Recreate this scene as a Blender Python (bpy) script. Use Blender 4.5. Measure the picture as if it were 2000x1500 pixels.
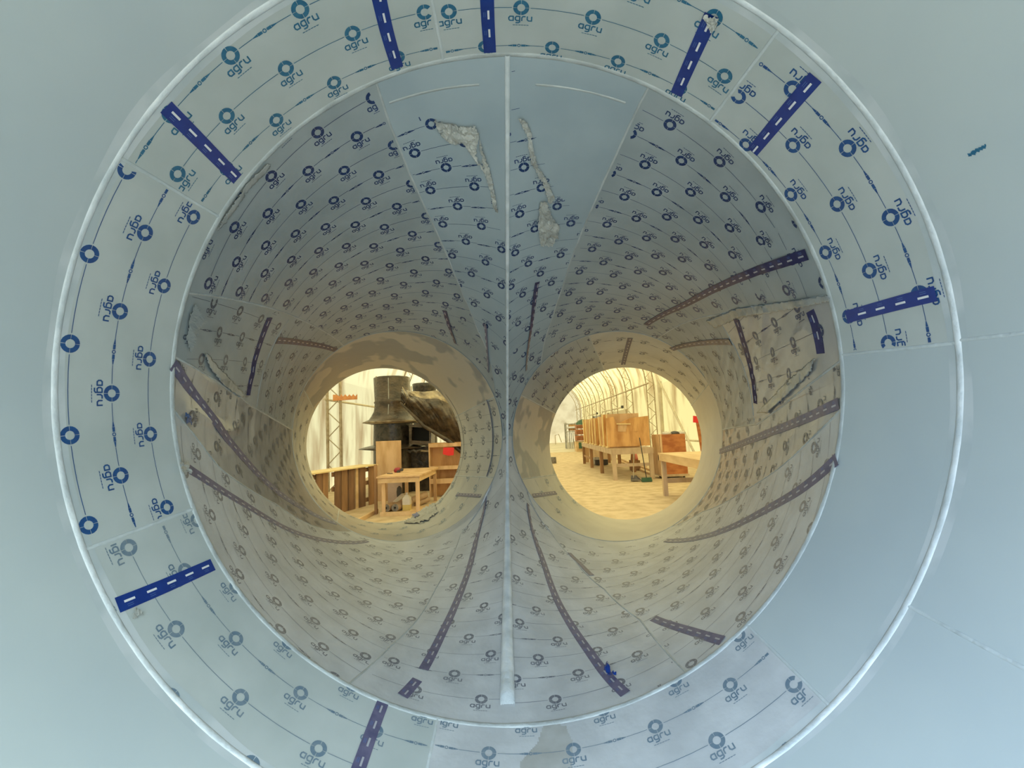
import bpy, math, random
import numpy as np
from math import sin, cos, pi, sqrt, atan2, acos, hypot, radians, degrees
from mathutils import Vector, Matrix, noise
random.seed(7)
sc = bpy.context.scene
for o in list(bpy.data.objects): bpy.data.objects.remove(o)
COL = sc.collection
# ------------------------------------------------------------ frames
# pipe frame: camera at the origin, +y down the main pipe.  world frame: z up, y along the building
F_, CX, CY = 800.0, 991.0, 762.0
H = 1.55                                                  # eye height over the shop floor
by = Vector((.036, 1, -.0975)).normalized()
up = Vector((-.043, .099, 1)); up = (up - by*up.dot(by)).normalized()
bx = by.cross(up)
M3 = Matrix((bx, by, up))
TW = Matrix.Translation((0, 0, H)) @ M3.to_4x4()
def W(p): return TW @ Vector(p)
def ray(px, py): return M3 @ Vector(((px-CX)/F_, 1, -(py-CY)/F_))
def G(px, py, z=0.0):                                     # world point on the level plane z
    r = ray(px, py); k = (z-H)/r.z
    return Vector((r.x*k, r.y*k, z))
def A(px, py, Y):                                         # world point at building depth Y
    r = ray(px, py); k = Y/r.y
    return Vector((r.x*k, Y, H+r.z*k))
# ------------------------------------------------------------ camera
cam = bpy.data.cameras.new('camera'); co = bpy.data.objects.new('camera', cam); COL.objects.link(co)
cam.lens = F_/2000*36; cam.sensor_width = 36; cam.sensor_fit = 'HORIZONTAL'
cam.shift_x = (1000-CX)/2000; cam.shift_y = (CY-750)/2000
cam.clip_start = .02; cam.clip_end = 300
co.matrix_world = TW @ Matrix.Rotation(pi/2, 4, 'X')
sc.camera = co
# ------------------------------------------------------------ view, world
sc.view_settings.view_transform = 'Standard'; sc.view_settings.look = 'None'
sc.view_settings.exposure = 0.12; sc.view_settings.gamma = 1.0; sc.view_settings.use_curve_mapping = False
wd = bpy.data.worlds.new('daylight'); sc.world = wd; wd.use_nodes = True
nt = wd.node_tree; bg = nt.nodes['Background']
tc = nt.nodes.new('ShaderNodeTexCoord'); sep = nt.nodes.new('ShaderNodeSeparateXYZ')
mr = nt.nodes.new('ShaderNodeMapRange'); mr.inputs[1].default_value = -.8; mr.inputs[2].default_value = .8
mx = nt.nodes.new('ShaderNodeMix'); mx.data_type = 'RGBA'
mx.inputs[6].default_value = (.72, .96, 1.34, 1); mx.inputs[7].default_value = (.86, 1.0, .93, 1)
nt.links.new(tc.outputs['Generated'], sep.inputs[0]); nt.links.new(sep.outputs['X'], mr.inputs[0])
nt.links.new(mr.outputs[0], mx.inputs[0]); nt.links.new(mx.outputs[2], bg.inputs[0])
mz = nt.nodes.new('ShaderNodeMapRange'); mz.inputs[1].default_value = -.15; mz.inputs[2].default_value = .65   # brighter sky, duller ground
mz.inputs[3].default_value = .25; mz.inputs[4].default_value = 7.4
nt.links.new(sep.outputs['Z'], mz.inputs[0]); nt.links.new(mz.outputs[0], bg.inputs[1])
# ------------------------------------------------------------ materials
def mat(name, col, rough=.5, var=0, scale=5, spec=.5, bump=0, bscale=20, metal=0, col2=None, stretch=None, detail=4, lo=.35, hi=.65, trans=0):
    m = bpy.data.materials.new(name); m.use_nodes = True; n = m.node_tree; b = n.nodes['Principled BSDF']
    b.inputs['Base Color'].default_value = (*col, 1); b.inputs['Roughness'].default_value = rough
    b.inputs['Specular IOR Level'].default_value = spec; b.inputs['Metallic'].default_value = metal
    tx = n.nodes.new('ShaderNodeTexCoord'); mp = n.nodes.new('ShaderNodeMapping')
    n.links.new(tx.outputs['Object'], mp.inputs[0])
    if stretch: mp.inputs['Scale'].default_value = stretch
    if col2 or var:
        if not col2: col2 = tuple(c*(1-var) for c in col)
        ns = n.nodes.new('ShaderNodeTexNoise'); ns.inputs['Scale'].default_value = scale; ns.inputs['Detail'].default_value = detail
        n.links.new(mp.outputs[0], ns.inputs['Vector'])
        r = n.nodes.new('ShaderNodeMapRange'); r.inputs[1].default_value = lo; r.inputs[2].default_value = hi
        n.links.new(ns.outputs['Fac'], r.inputs[0])
        x = n.nodes.new('ShaderNodeMix'); x.data_type = 'RGBA'
        x.inputs[6].default_value = (*col, 1); x.inputs[7].default_value = (*col2, 1)
        n.links.new(r.outputs[0], x.inputs[0]); n.links.new(x.outputs[2], b.inputs['Base Color'])
    if bump:
        n2 = n.nodes.new('ShaderNodeTexNoise'); n2.inputs['Scale'].default_value = bscale; n2.inputs['Detail'].default_value = 3
        n.links.new(mp.outputs[0], n2.inputs['Vector'])
        bp = n.nodes.new('ShaderNodeBump'); bp.inputs['Strength'].default_value = bump; bp.inputs['Distance'].default_value = .02
        n.links.new(n2.outputs['Fac'], bp.inputs['Height']); n.links.new(bp.outputs[0], b.inputs['Normal'])
    if trans:
        t = n.nodes.new('ShaderNodeBsdfTranslucent'); t.inputs[0].default_value = (*col, 1)
        s = n.nodes.new('ShaderNodeMixShader'); s.inputs[0].default_value = trans
        src = b.inputs['Base Color'].links
        if src: n.links.new(src[0].from_socket, t.inputs[0])
        n.links.new(b.outputs[0], s.inputs[1]); n.links.new(t.outputs[0], s.inputs[2])
        n.links.new(s.outputs[0], n.nodes['Material Output'].inputs[0])
    return m
M = {}
M['smooth'] = mat('smooth_liner', (.50, .555, .56), .42, col2=(.45, .51, .53), scale=1.6, bump=.02, bscale=6)
M['liner'] = mat('film_liner', (.50, .54, .53), .36, col2=(.43, .475, .465), scale=3.5, bump=.05, bscale=14)
M['bare'] = mat('bare_liner', (.36, .425, .455), .4, col2=(.31, .375, .41), scale=3, bump=.05, bscale=8)
M['cone'] = mat('film_cone_shaded', (.345, .385, .395), .34, col2=(.285, .325, .335), scale=3.2, bump=.08, bscale=12)  # same film as the front band, darkened to imitate shade in the branches
M['floorfilm'] = mat('scuffed_film', (.57, .59, .605), .36, col2=(.46, .48, .495), scale=5, bump=.12, bscale=22)
M['loose'] = mat('loose_film_warm', (.44, .42, .395), .24, col2=(.36, .345, .325), scale=5, bump=.1, bscale=9)  # warm base imitates exit light reflected in the glossy film
M['patchy'] = mat('patchy_film', (.48, .44, .37), .28, col2=(.27, .275, .27), scale=3.0, bump=.15, bscale=8, detail=2, lo=.47, hi=.52)
M['end'] = mat('end_liner', (.50, .49, .44), .28, col2=(.43, .42, .38), scale=4, bump=.05, bscale=10)
M['scuff'] = mat('scuffed_weld_zone', (.56, .60, .615), .5, col2=(.46, .515, .53), scale=5, detail=6, lo=.42, hi=.6)
M['stain'] = mat('damp_stain', (.36, .36, .34), .3, col2=(.44, .45, .44), scale=9, detail=6)
M['weld'] = mat('weld_bead', (.72, .76, .78), .4, col2=(.52, .57, .59), scale=9, bump=.3, bscale=30)
M['seamb'] = mat('pale_seam', (.58, .63, .64), .4, col2=(.48, .53, .54), scale=7, bump=.3, bscale=40)
M['seam'] = mat('seam_bead', (.50, .54, .54), .35, col2=(.36, .39, .39), scale=7, bump=.3, bscale=40)
M['ink'] = mat('print_teal', (.012, .115, .22), .35, col2=(.03, .16, .27), scale=40)
M['inkb'] = mat('print_blue', (.006, .06, .21), .35, col2=(.01, .085, .25), scale=40)
M['inkn'] = mat('print_navy', (.006, .025, .10), .3, col2=(.015, .045, .14), scale=40)
M['inkf'] = mat('print_faded', (.13, .20, .27), .35, col2=(.20, .26, .31), scale=30)
M['inkh'] = mat('print_scuffed', (.12, .135, .18), .35, col2=(.19, .205, .235), scale=12)
M['inkg'] = mat('print_grey', (.062, .075, .11), .35, col2=(.105, .12, .15), scale=20)
M['tape'] = mat('tape_blue', (.004, .03, .20), .3, col2=(.006, .04, .24), scale=30)
M['tapen'] = mat('tape_navy', (.006, .012, .08), .3, col2=(.02, .025, .11), scale=30)
M['tapef'] = mat('tape_faded', (.085, .085, .17), .4, col2=(.14, .13, .22), scale=25)
M['dash'] = mat('tape_dash', (.75, .76, .78), .4)
M['dashf'] = mat('tape_dash_faded', (.42, .42, .46), .4)
M['dashs'] = mat('tape_fine_print', (.08, .16, .40), .4)
M['shred'] = mat('film_shred', (.50, .50, .46), .3, col2=(.33, .34, .32), scale=14, bump=.3, bscale=30)
M['plast'] = mat('film_clear_grey', (.36, .375, .365), .25, col2=(.27, .285, .28), scale=10, bump=.3, bscale=20)
M['fabric'] = mat('tent_fabric', (.50, .375, .17), .6, col2=(.27, .16, .06), scale=1.5, stretch=(1, 1, .25), trans=.72, lo=.46, hi=.68, bump=.1, detail=7)
M['fabfar'] = mat('tent_fabric_far', (.43, .32, .17), .6, col2=(.29, .20, .095), scale=1.0, trans=.78, lo=.45, hi=.8)
M['steel'] = mat('galvanised_steel', (.50, .42, .30), .5, col2=(.36, .29, .2), scale=10, metal=.2)
M['steeld'] = mat('dark_steel', (.06, .055, .05), .5)
M['pale'] = mat('pale_tube', (.62, .55, .42), .5, var=.2)
M['ply'] = mat('plywood_orange', (.66, .37, .14), .5, col2=(.40, .18, .05), scale=5, stretch=(1, 1, .25), lo=.42, hi=.66, detail=8)
M['plyp'] = mat('plywood_pale', (.66, .44, .25), .5, col2=(.46, .27, .12), scale=5, stretch=(1, 1, .25), lo=.42, hi=.66, detail=8)
M['plyr'] = mat('plywood_red', (.52, .20, .06), .5, col2=(.36, .11, .03), scale=5, stretch=(1, 1, 2))
M['pine'] = mat('pine_board', (.70, .50, .28), .55, col2=(.55, .36, .18), scale=6, stretch=(1, .3, 1))
M['pinel'] = mat('pine_leg', (.56, .42, .28), .55, col2=(.42, .30, .2), scale=6, stretch=(1, 1, .3))
M['pinev'] = mat('bench_board_yellow', (.82, .66, .34), .5, col2=(.70, .52, .25), scale=3)
M['old'] = mat('weathered_board', (.26, .14, .07), .7, col2=(.14, .075, .04), scale=7, stretch=(1, 1, .2))
M['old2'] = mat('brown_board', (.40, .22, .10), .7, col2=(.24, .13, .06), scale=7, stretch=(1, 1, .2))
M['notch'] = mat('orange_board', (.75, .33, .12), .5, col2=(.6, .22, .08), scale=8)
M['gyps'] = mat('pinkish_board', (.52, .40, .34), .6, var=.15)
M['black'] = mat('black_pipe', (.055, .043, .032), .28, col2=(.012, .010, .008), scale=9, bump=.7, bscale=14, detail=8, lo=.42, hi=.62)
M['holeshade'] = mat('opening_shade', (.004, .004, .004), .8)  # near-black painted where roll cores and box mouth are only shaded
M['wrap'] = mat('dusty_black_sheet', (.10, .072, .048), .25, col2=(.03, .022, .016), scale=4, bump=.8, bscale=12, stretch=(1, 1, 1.6), detail=6, lo=.38, hi=.68)
M['wrapl'] = mat('pale_sheet', (.42, .33, .2), .35, col2=(.16, .12, .08), scale=5, bump=.6, bscale=8)
M['red'] = mat('red_cloth', (.72, .03, .035), .7, bump=.3, bscale=20)
M['mred'] = mat('mask_red', (.30, .02, .035), .45)
M['conc'] = mat('concrete_floor', (.60, .47, .31), .75, col2=(.42, .31, .18), scale=4, lo=.40, hi=.72, detail=10, bump=.1, bscale=10)
M['concl'] = mat('pale_concrete', (.66, .60, .48), .6, col2=(.5, .45, .36), scale=.8)
M['white'] = mat('white_plastic', (.62, .58, .52), .4, var=.1)
M['liq'] = mat('yellow_liquid', (.55, .42, .14), .3)
M['grey'] = mat('grey_roll', (.20, .17, .145), .6, col2=(.1, .09, .08), scale=20)
M['brownroll'] = mat('paper_roll', (.42, .28, .17), .6, var=.2)
M['greenp'] = mat('green_sheet', (.04, .12, .07), .5, var=.3)
M['brick'] = mat('crate_red', (.45, .17, .07), .6, col2=(.30, .10, .04), scale=8)
M['alu'] = mat('grey_metal', (.42, .42, .42), .4, var=.3)
M['pink'] = mat('pink_plastic', (.62, .20, .16), .5)
M['doorw'] = mat('door_white', (.82, .76, .62), .5, trans=.3)
# ------------------------------------------------------------ object helpers
class MB:
    def __init__(s): s.v = []; s.f = []; s.m = []; s.sm = []
    def quad(s, pts, mi=0, smooth=False):
        b = len(s.v); s.v += [tuple(p) for p in pts]; s.f.append(tuple(range(b, b+len(pts)))); s.m.append(mi); s.sm.append(smooth)
    def grid(s, rows, mi=0, smooth=True, loop=False):
        b = len(s.v); nc = len(rows[0])
        for r in rows: s.v += [tuple(p) for p in r]
        for i in range(len(rows)-1):
            for j in range(nc if loop else nc-1):
                k = (j+1) % nc
                s.f.append((b+i*nc+j, b+i*nc+k, b+(i+1)*nc+k, b+(i+1)*nc+j)); s.m.append(mi); s.sm.append(smooth)
    def box(s, c, size, R=None, mi=0):
        x, y, z = [d/2 for d in size]; c = Vector(c)
        P = [Vector(q) for q in ((-x,-y,-z),(x,-y,-z),(x,y,-z),(-x,y,-z),(-x,-y,z),(x,-y,z),(x,y,z),(-x,y,z))]
        if R is not None: P = [R @ p for p in P]
        b = len(s.v); s.v += [tuple(c+p) for p in P]
        for f in ((3,2,1,0),(4,5,6,7),(0,1,5,4),(1,2,6,5),(2,3,7,6),(3,0,4,7)):
            s.f.append(tuple(b+i for i in f)); s.m.append(mi); s.sm.append(False)
    def bar(s, p, q, w, d, mi=0):                          # rectangular bar from p to q
        p, q = Vector(p), Vector(q); a = (q-p); L = a.length; a.normalize()
        ref = Vector((0, 1, 0)) if abs(a.y) < .9 else Vector((1, 0, 0))
        e1 = a.cross(ref).normalized(); e2 = e1.cross(a).normalized()
        R = Matrix((e1, e2, a)).transposed()
        s.box((p+q)/2, (w, d, L), R, mi)
    def tube(s, pts, r, n=8, mi=0, cap=True):
        pts = [Vector(p) for p in pts]; rows = []
        rr = r if isinstance(r, (list, tuple)) else [r]*len(pts)
        for i, p in enumerate(pts):
            a = (pts[min(i+1, len(pts)-1)]-pts[max(i-1, 0)]).normalized()
            ref = Vector((0, 0, 1)) if abs(a.z) < .9 else Vector((1, 0, 0))
            e1 = a.cross(ref).normalized(); e2 = a.cross(e1)
            rows.append([p+e1*rr[i]*cos(2*pi*k/n)+e2*rr[i]*sin(2*pi*k/n) for k in range(n)])
        s.grid(rows, mi, True, True)
        if cap: s.quad(rows[0][::-1], mi); s.quad(rows[-1], mi)
    def lathe(s, c, prof, n=32, mi=0, wob=0):              # prof (r,z) about vertical axis at c
        rows = []
        for r, z in prof:
            rows.append([Vector((c[0]+(r+wob*noise.noise((cos(2*pi*k/n)*3, sin(2*pi*k/n)*3, z*3)))*cos(2*pi*k/n),
                                 c[1]+(r+wob*noise.noise((cos(2*pi*k/n)*3+5, sin(2*pi*k/n)*3, z*3)))*sin(2*pi*k/n), c[2]+z)) for k in range(n)])
        s.grid(rows, mi, True, True)
    def prism(s, poly, d, mi=0):                           # planar polygon extruded by d
        poly = [Vector(p) for p in poly]; d = Vector(d); n = len(poly)
        b = len(s.v); s.v += [tuple(p) for p in poly]+[tuple(p+d) for p in poly]
        s.f += [tuple(range(b, b+n))[::-1], tuple(range(b+n, b+2*n))]; s.m += [mi, mi]; s.sm += [False, False]
        for i in range(n):
            j = (i+1) % n; s.f.append((b+i, b+j, b+n+j, b+n+i)); s.m.append(mi); s.sm.append(False)
    def build(s, name, mats, parent=None, smooth_by=None):
        me = bpy.data.meshes.new(name); me.from_pydata(s.v, [], s.f); 
        if not isinstance(mats, (list, tuple)): mats = [mats]
        for m in mats: me.materials.append(M[m] if isinstance(m, str) else m)
        me.polygons.foreach_set('material_index', s.m); me.polygons.foreach_set('use_smooth', s.sm); me.update()
        o = bpy.data.objects.new(name, me); COL.objects.link(o)
        if parent: o.parent = parent; o.matrix_parent_inverse = parent.matrix_world.inverted()
        return o
def tag(o, label, cat=None, group=None, kind=None):
    o['label'] = label
    if cat: o['category'] = cat
    if group: o['group'] = group
    if kind: o['kind'] = kind
    return o
def thing(name, label, cat, loc, group=None):
    o = bpy.data.objects.new(name, None); COL.objects.link(o); o.empty_display_size = .05
    o.location = loc; o.matrix_world = Matrix.Translation(loc)
    return tag(o, label, cat, group)
# ============================================================ THE PIPE
R0 = 1.4; D0 = F_*R0/885; D1 = F_*R0/655
SEG = {'cl': (D1,0,0,R0,3.9,-1.05,-.44,1.0), 'cr': (D1,0,0,R0,3.9,1.05,-.44,1.0),
       'el': (3.9,-1.05,-.44,1.0,4.77,-1.44,-.645,.9), 'er': (3.9,1.05,-.44,1.0,4.85,1.40,-.632,.9),
       'band': (D0,0,0,R0,D1,0,0,R0), 'near': (-.55,0,0,R0,D0,0,0,R0)}  # near pipe's unseen rear end cut short so more sky light enters
def inv(px, py, sg):
    a = (px-CX)/F_; b = -(py-CY)/F_
    d0,x0,z0,r0,d1,x1,z1,r1 = SEG[sg]; L = d1-d0; X = x1-x0; Z = z1-z0
    ax = a*d0-x0; bx_ = a*L-X; az = b*d0-z0; bz = b*L-Z; k = r1-r0
    A_ = bx_*bx_+bz*bz-k*k; B = 2*(ax*bx_+az*bz-r0*k); C = ax*ax+az*az-r0*r0
    q = sqrt(max(0, B*B-4*A_*C)); rs = [t for t in ((-B+q)/2/A_, (-B-q)/2/A_) if t > -.12]
    t = (max if sg == 'near' else min)(rs)
    x = x0+X*t; z = z0+Z*t; d = d0+L*t; ph = degrees(atan2(b*d-z, a*d-x))
    if sg[1] == 'l' or sg == 'band' or sg == 'near':
        if sg == 'el' : ph = ph if ph > -95 else ph+360
        else: ph %= 360
    elif ph > 179.9 or ph < -180+.1: ph = 180
    return t, ph
def loose(sg, t, ph):                                     # how far loose film stands off, metres
    if sg == 'cr':
        if -16 < ph < 40 and -.02 < t < 1.05:
            w = min(1, (40-ph)/10, (ph+16)/8)*min(1, max(0, t/.08))*min(1, max(0, (1.05-t)/.1)); 
            u, v = t*4.2+ph*.02, ph*.10+t*3.0
            q = 1-2*abs(noise.noise((u, v, 3.1)))+.45*(1-2*abs(noise.noise((u*1.3, v*2.3, 8.4))))
            return w*(.008 if ph > 2 else .005)*max(0, q)
    if sg == 'cl' and 160 < ph < 192 and t < .55:
        w = min(1, (192-ph)/8, (ph-160)/6)*min(1, max(0, t/.05))*min(1, (.55-t)/.1)
        return w*.010*max(0, 1-2*abs(noise.noise((t*6, ph*.12, 1.1))))
    return 0.0
def surf(sg, t, ph, off=0.0):
    d0,x0,z0,r0,d1,x1,z1,r1 = SEG[sg]; r = r0+(r1-r0)*t-off-loose(sg, t, ph); a = radians(ph)
    return Vector((x0+(x1-x0)*t+r*cos(a), d0+(d1-d0)*t, z0+(z1-z0)*t+r*sin(a)))
def proj(p): return CX+F_*p.x/p.y, CY-F_*p.z/p.y
def pl(tab):                                              # piecewise linear t -> phi
    def f(t):
        if t <= tab[0][0]: return tab[0][1]
        for (a, b), (c, d) in zip(tab, tab[1:]):
            if t <= c: return b+(d-b)*(t-a)/(c-a)
        return tab[-1][1]
    return f
def cc(t): return degrees(acos(max(-1, min(1, 1.05*t/(1.4-.4*t)))))
crLt = lambda t: cc(t); crLb = lambda t: 360-cc(t)
crRt = lambda t: 180-cc(t); crRb = lambda t: -180+cc(t)
sA = pl([(0,113.1),(.091,109.5),(.234,102.6),(.347,96.1),(.473,87.8),(.598,78.7),(.703,69.6),(.818,56.5),(.96,30),(1,20)])
sB = pl([(0,163.1),(.231,153.8),(.62,137.4),(.92,123.9),(1,120.5)])
sC = pl([(0,174.2),(.2,174.3),(.5,175.6),(1,176.5)])
sD = pl([(0,183.2),(.081,187.2),(.182,194.1),(.506,208),(.814,230.9),(1,245)])
sE = pl([(0,241.5),(.194,251.8),(.363,262.2),(.556,273.3),(.75,287),(.911,301.1),(.97,320),(1,338)])
sF = pl([(0,65),(.185,74.3),(.336,82.6),(.473,90.9),(.671,103.9),(.808,115.4),(1,137)])
sG = pl([(0,16.5),(.201,23.4),(.531,39.9),(.912,62.7),(1,68)])
sH = pl([(0,5.2),(.2,2.9),(.515,-.5),(1,3.5)])
sI = pl([(0,-3),(.23,-12.4),(.526,-23.6),(.859,-40.8),(1,-60)])
sJ = pl([(0,-57.6),(.304,-69.4),(.553,-84.7),(.776,-104.1),(.9,-122),(1,-150)])
K = lambda v: (lambda t: v)
# ---- print units (metres, sheet coordinates: x along the printed line, y away from the lettering)
def strokes(pts, w, closed=False):
    out = []; pts = pts+[pts[0]] if closed else pts
    for (a, b), (c, d) in zip(pts, pts[1:]):
        L = hypot(c-a, d-b); ux, uy = (c-a)/L, (d-b)/L; e = w*.32; a1, b1, c1, d1 = a-ux*e, b-uy*e, c+ux*e, d+uy*e
        nx, ny = -uy*w/2, ux*w/2
        out.append([(a1+nx, b1+ny), (a1-nx, b1-ny), (c1-nx, d1-ny), (c1+nx, d1+ny)])
    return out
def ring_unit():
    out = []; ro, ri = .0295, .0145
    for q in range(4):
        a0 = q*pi/2+.035; a1 = (q+1)*pi/2-.035
        for i in range(5):
            u, v = a0+(a1-a0)*i/5, a0+(a1-a0)*(i+1)/5
            out.append([(ro*cos(u), ro*sin(u)), (ro*cos(v), ro*sin(v)), (ri*cos(v), ri*sin(v)), (ri*cos(u), ri*sin(u))])
    return out
def text_unit():
    h, w, st = .017, .0165, .0052; out = []; y0 = -.052; x = -.045
    def bowl(x): return [(x+.25*w, y0), (x+w, y0), (x+w, y0+h), (x+.25*w, y0+h), (x, y0+.72*h), (x, y0+.28*h)]
    out += strokes(bowl(x), st, True)                                    # a
    x += .0245
    out += strokes(bowl(x), st, True)                                    # g
    out += strokes([(x+w, y0), (x+w, y0-.35*h), (x+.7*w, y0-.55*h), (x+.15*w, y0-.55*h)], st)
    x += .0245
    out += strokes([(x, y0), (x, y0+.7*h), (x+.25*w, y0+h), (x+.75*w, y0+h)], st)   # r
    x += .0205
    out += strokes([(x, y0+h), (x, y0+.3*h), (x+.3*w, y0), (x+w, y0), (x+w, y0+h)], st)   # u
    for k in range(6):                                                   # fine tagline
        a = -.030+k*.0105; out.append([(a, -.072), (a+.0085, -.072), (a+.0085, -.0695), (a, -.0695)])
    return out
def arrow_unit():
    out = []
    for k in range(8):
        u, v = k*pi/4, (k+1)*pi/4
        out.append([(.0075*cos(u), .0075*sin(u)), (.0075*cos(v), .0075*sin(v)), (.0040*cos(v), .0040*sin(v)), (.0040*cos(u), .0040*sin(u))])
    for s in (-1, 1):
        out.append([(s*.009, .0045), (s*.009, -.0045), (s*.026, -.0050), (s*.026, .0050)])
        out.append([(s*.027, .0042), (s*.027, -.0042), (s*.046, -.0012), (s*.046, .0012)])
    return out
RING, TEXT, ARROW = ring_unit(), text_unit(), arrow_unit()
def inpoly(x, y, P):
    c = False; j = len(P)-1
    for i in range(len(P)):
        if (P[i][1] > y) != (P[j][1] > y) and x < (P[j][0]-P[i][0])*(y-P[i][1])/(P[j][1]-P[i][1])+P[i][0]: c = not c
        j = i
    return c
# places where the printed film has been pulled off (outlines looked up through inv/proj)
BARE = {'cl': [[(715,165),(735,120),(1000,60),(1000,470),(975,440),(950,360),(935,290),(915,262),(850,232),(775,232),(740,215)]],
        'cr': [[(1000,60),(1290,120),(1285,190),(1262,210),(1150,432),(1118,405),(1090,380),(1070,340),(1040,240),(1010,215)],
               [(1625,600),(1640,600),(1650,700),(1590,760),(1565,700),(1600,690)]],
        'band': [], 'el': [], 'er': []}
def fit(S):
    rows = []; tt = []; pp = []
    for n, m, t, p in S:
        rows.append([1, n, m]+([n*m] if len(S) > 7 else [])); tt.append(t); pp.append(p)
    a = np.linalg.lstsq(np.array(rows, float), np.array(tt), rcond=None)[0]
    b = np.linalg.lstsq(np.array(rows, float), np.array(pp), rcond=None)[0]
    def f(n, m):
        v = [1, n, m]+([n*m] if len(a) > 3 else [])
        return float(sum(x*y for x, y in zip(a, v))), float(sum(x*y for x, y in zip(b, v)))
    return f
def prints(mb, sg, S, inside, side, par, mi, lift=.0018, nr=(-14, 18), mr_=(-14, 18)):
    """S lattice samples (n,m,t,phi); side +1: lettering on the deep side (or clockwise for lengthwise rows)"""
    f = fit(S)
    for n in range(*nr):
        pts = []
        for m in range(*mr_):
            t, p = f(n, m)
            if not (-.12 < t < 1.12): continue
            t2, p2 = f(n, m+1)
            if not (-.4 < p-p2 < .4) or True:
                if inside(t, p, 12): pts.append((m, t, p))
        for m, t, p in pts:
            P = surf(sg, t, p); e = .01
            dt = (surf(sg, t+e, p)-surf(sg, t-e, p))/(2*e); dp = (surf(sg, t, p+1)-surf(sg, t, p-1))/2
            q = surf(sg, *f(n, m+1)); T = (q-P).normalized()
            d0,x0,z0,r0,d1,x1,z1,r1 = SEG[sg]
            Nn = dt.cross(dp).normalized(); rad = Vector((cos(radians(p)), 0, sin(radians(p))))
            if Nn.dot(rad) > 0: Nn = -Nn                    # towards the viewer inside the pipe
            dirv = T.cross(Nn).normalized()
            if (dirv.dot(dt.normalized()) if abs(T.dot(dt.normalized())) < .7 else dirv.dot(dp.normalized()))*side < 0: T = -T; dirv = -dirv
            # lettering below: -y of sheet = dirv ; read direction so that (x, -dirv, N) is right handed
            X = T; Yv = -dirv
            if X.cross(Yv).dot(Nn) < 0: X = -X
            # solve small jacobian
            g11, g12, g22 = dt.dot(dt), dt.dot(dp), dp.dot(dp); det = g11*g22-g12*g12
            def mp(x, y):
                v = X*x+Yv*y; a, b = v.dot(dt), v.dot(dp)
                return t+(a*g22-b*g12)/det, p+(b*g11-a*g12)/det
            def put(unit, ox=0, oy=0):
                for qd in unit:
                    uv = [mp(x+ox, y+oy) for x, y in qd]; ct = sum(u[0] for u in uv)/4; cp = sum(u[1] for u in uv)/4
                    if inside(ct, cp, 0): mb.quad([W(surf(sg, u, v, lift)) for u, v in uv], mi)
            put(RING); put(TEXT)
            c = (surf(sg, *f(n, m+1))-P).length; sg_x = 1 if X.dot(q-P) > 0 else -1
            if (n+par) % 2 == 0:
                put(ARROW, sg_x*c/2)
                spans = [(.034, c/2-.046), (c/2+.046, c-.034)]
            else: spans = [(.034, c-.034)]
            for a, b in spans:
                k = 4
                for i in range(k):
                    u, v = a+(b-a)*i/k, a+(b-a)*(i+1)/k
                    # follow the sheet rather than the local tangent
                    (t1, p1), (t2, p2) = [tuple(np.array((t, p))*(1-w)+np.array(f(n, m+1))*w) for w in (u/c, v/c)]
                    if not inside((t1+t2)/2, (p1+p2)/2, 0): continue
                    A1, B1 = surf(sg, t1, p1, lift), surf(sg, t2, p2, lift); wv = Yv*.0011
                    mb.quad([W(A1-wv), W(B1-wv), W(B1+wv), W(A1+wv)], mi)
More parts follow.
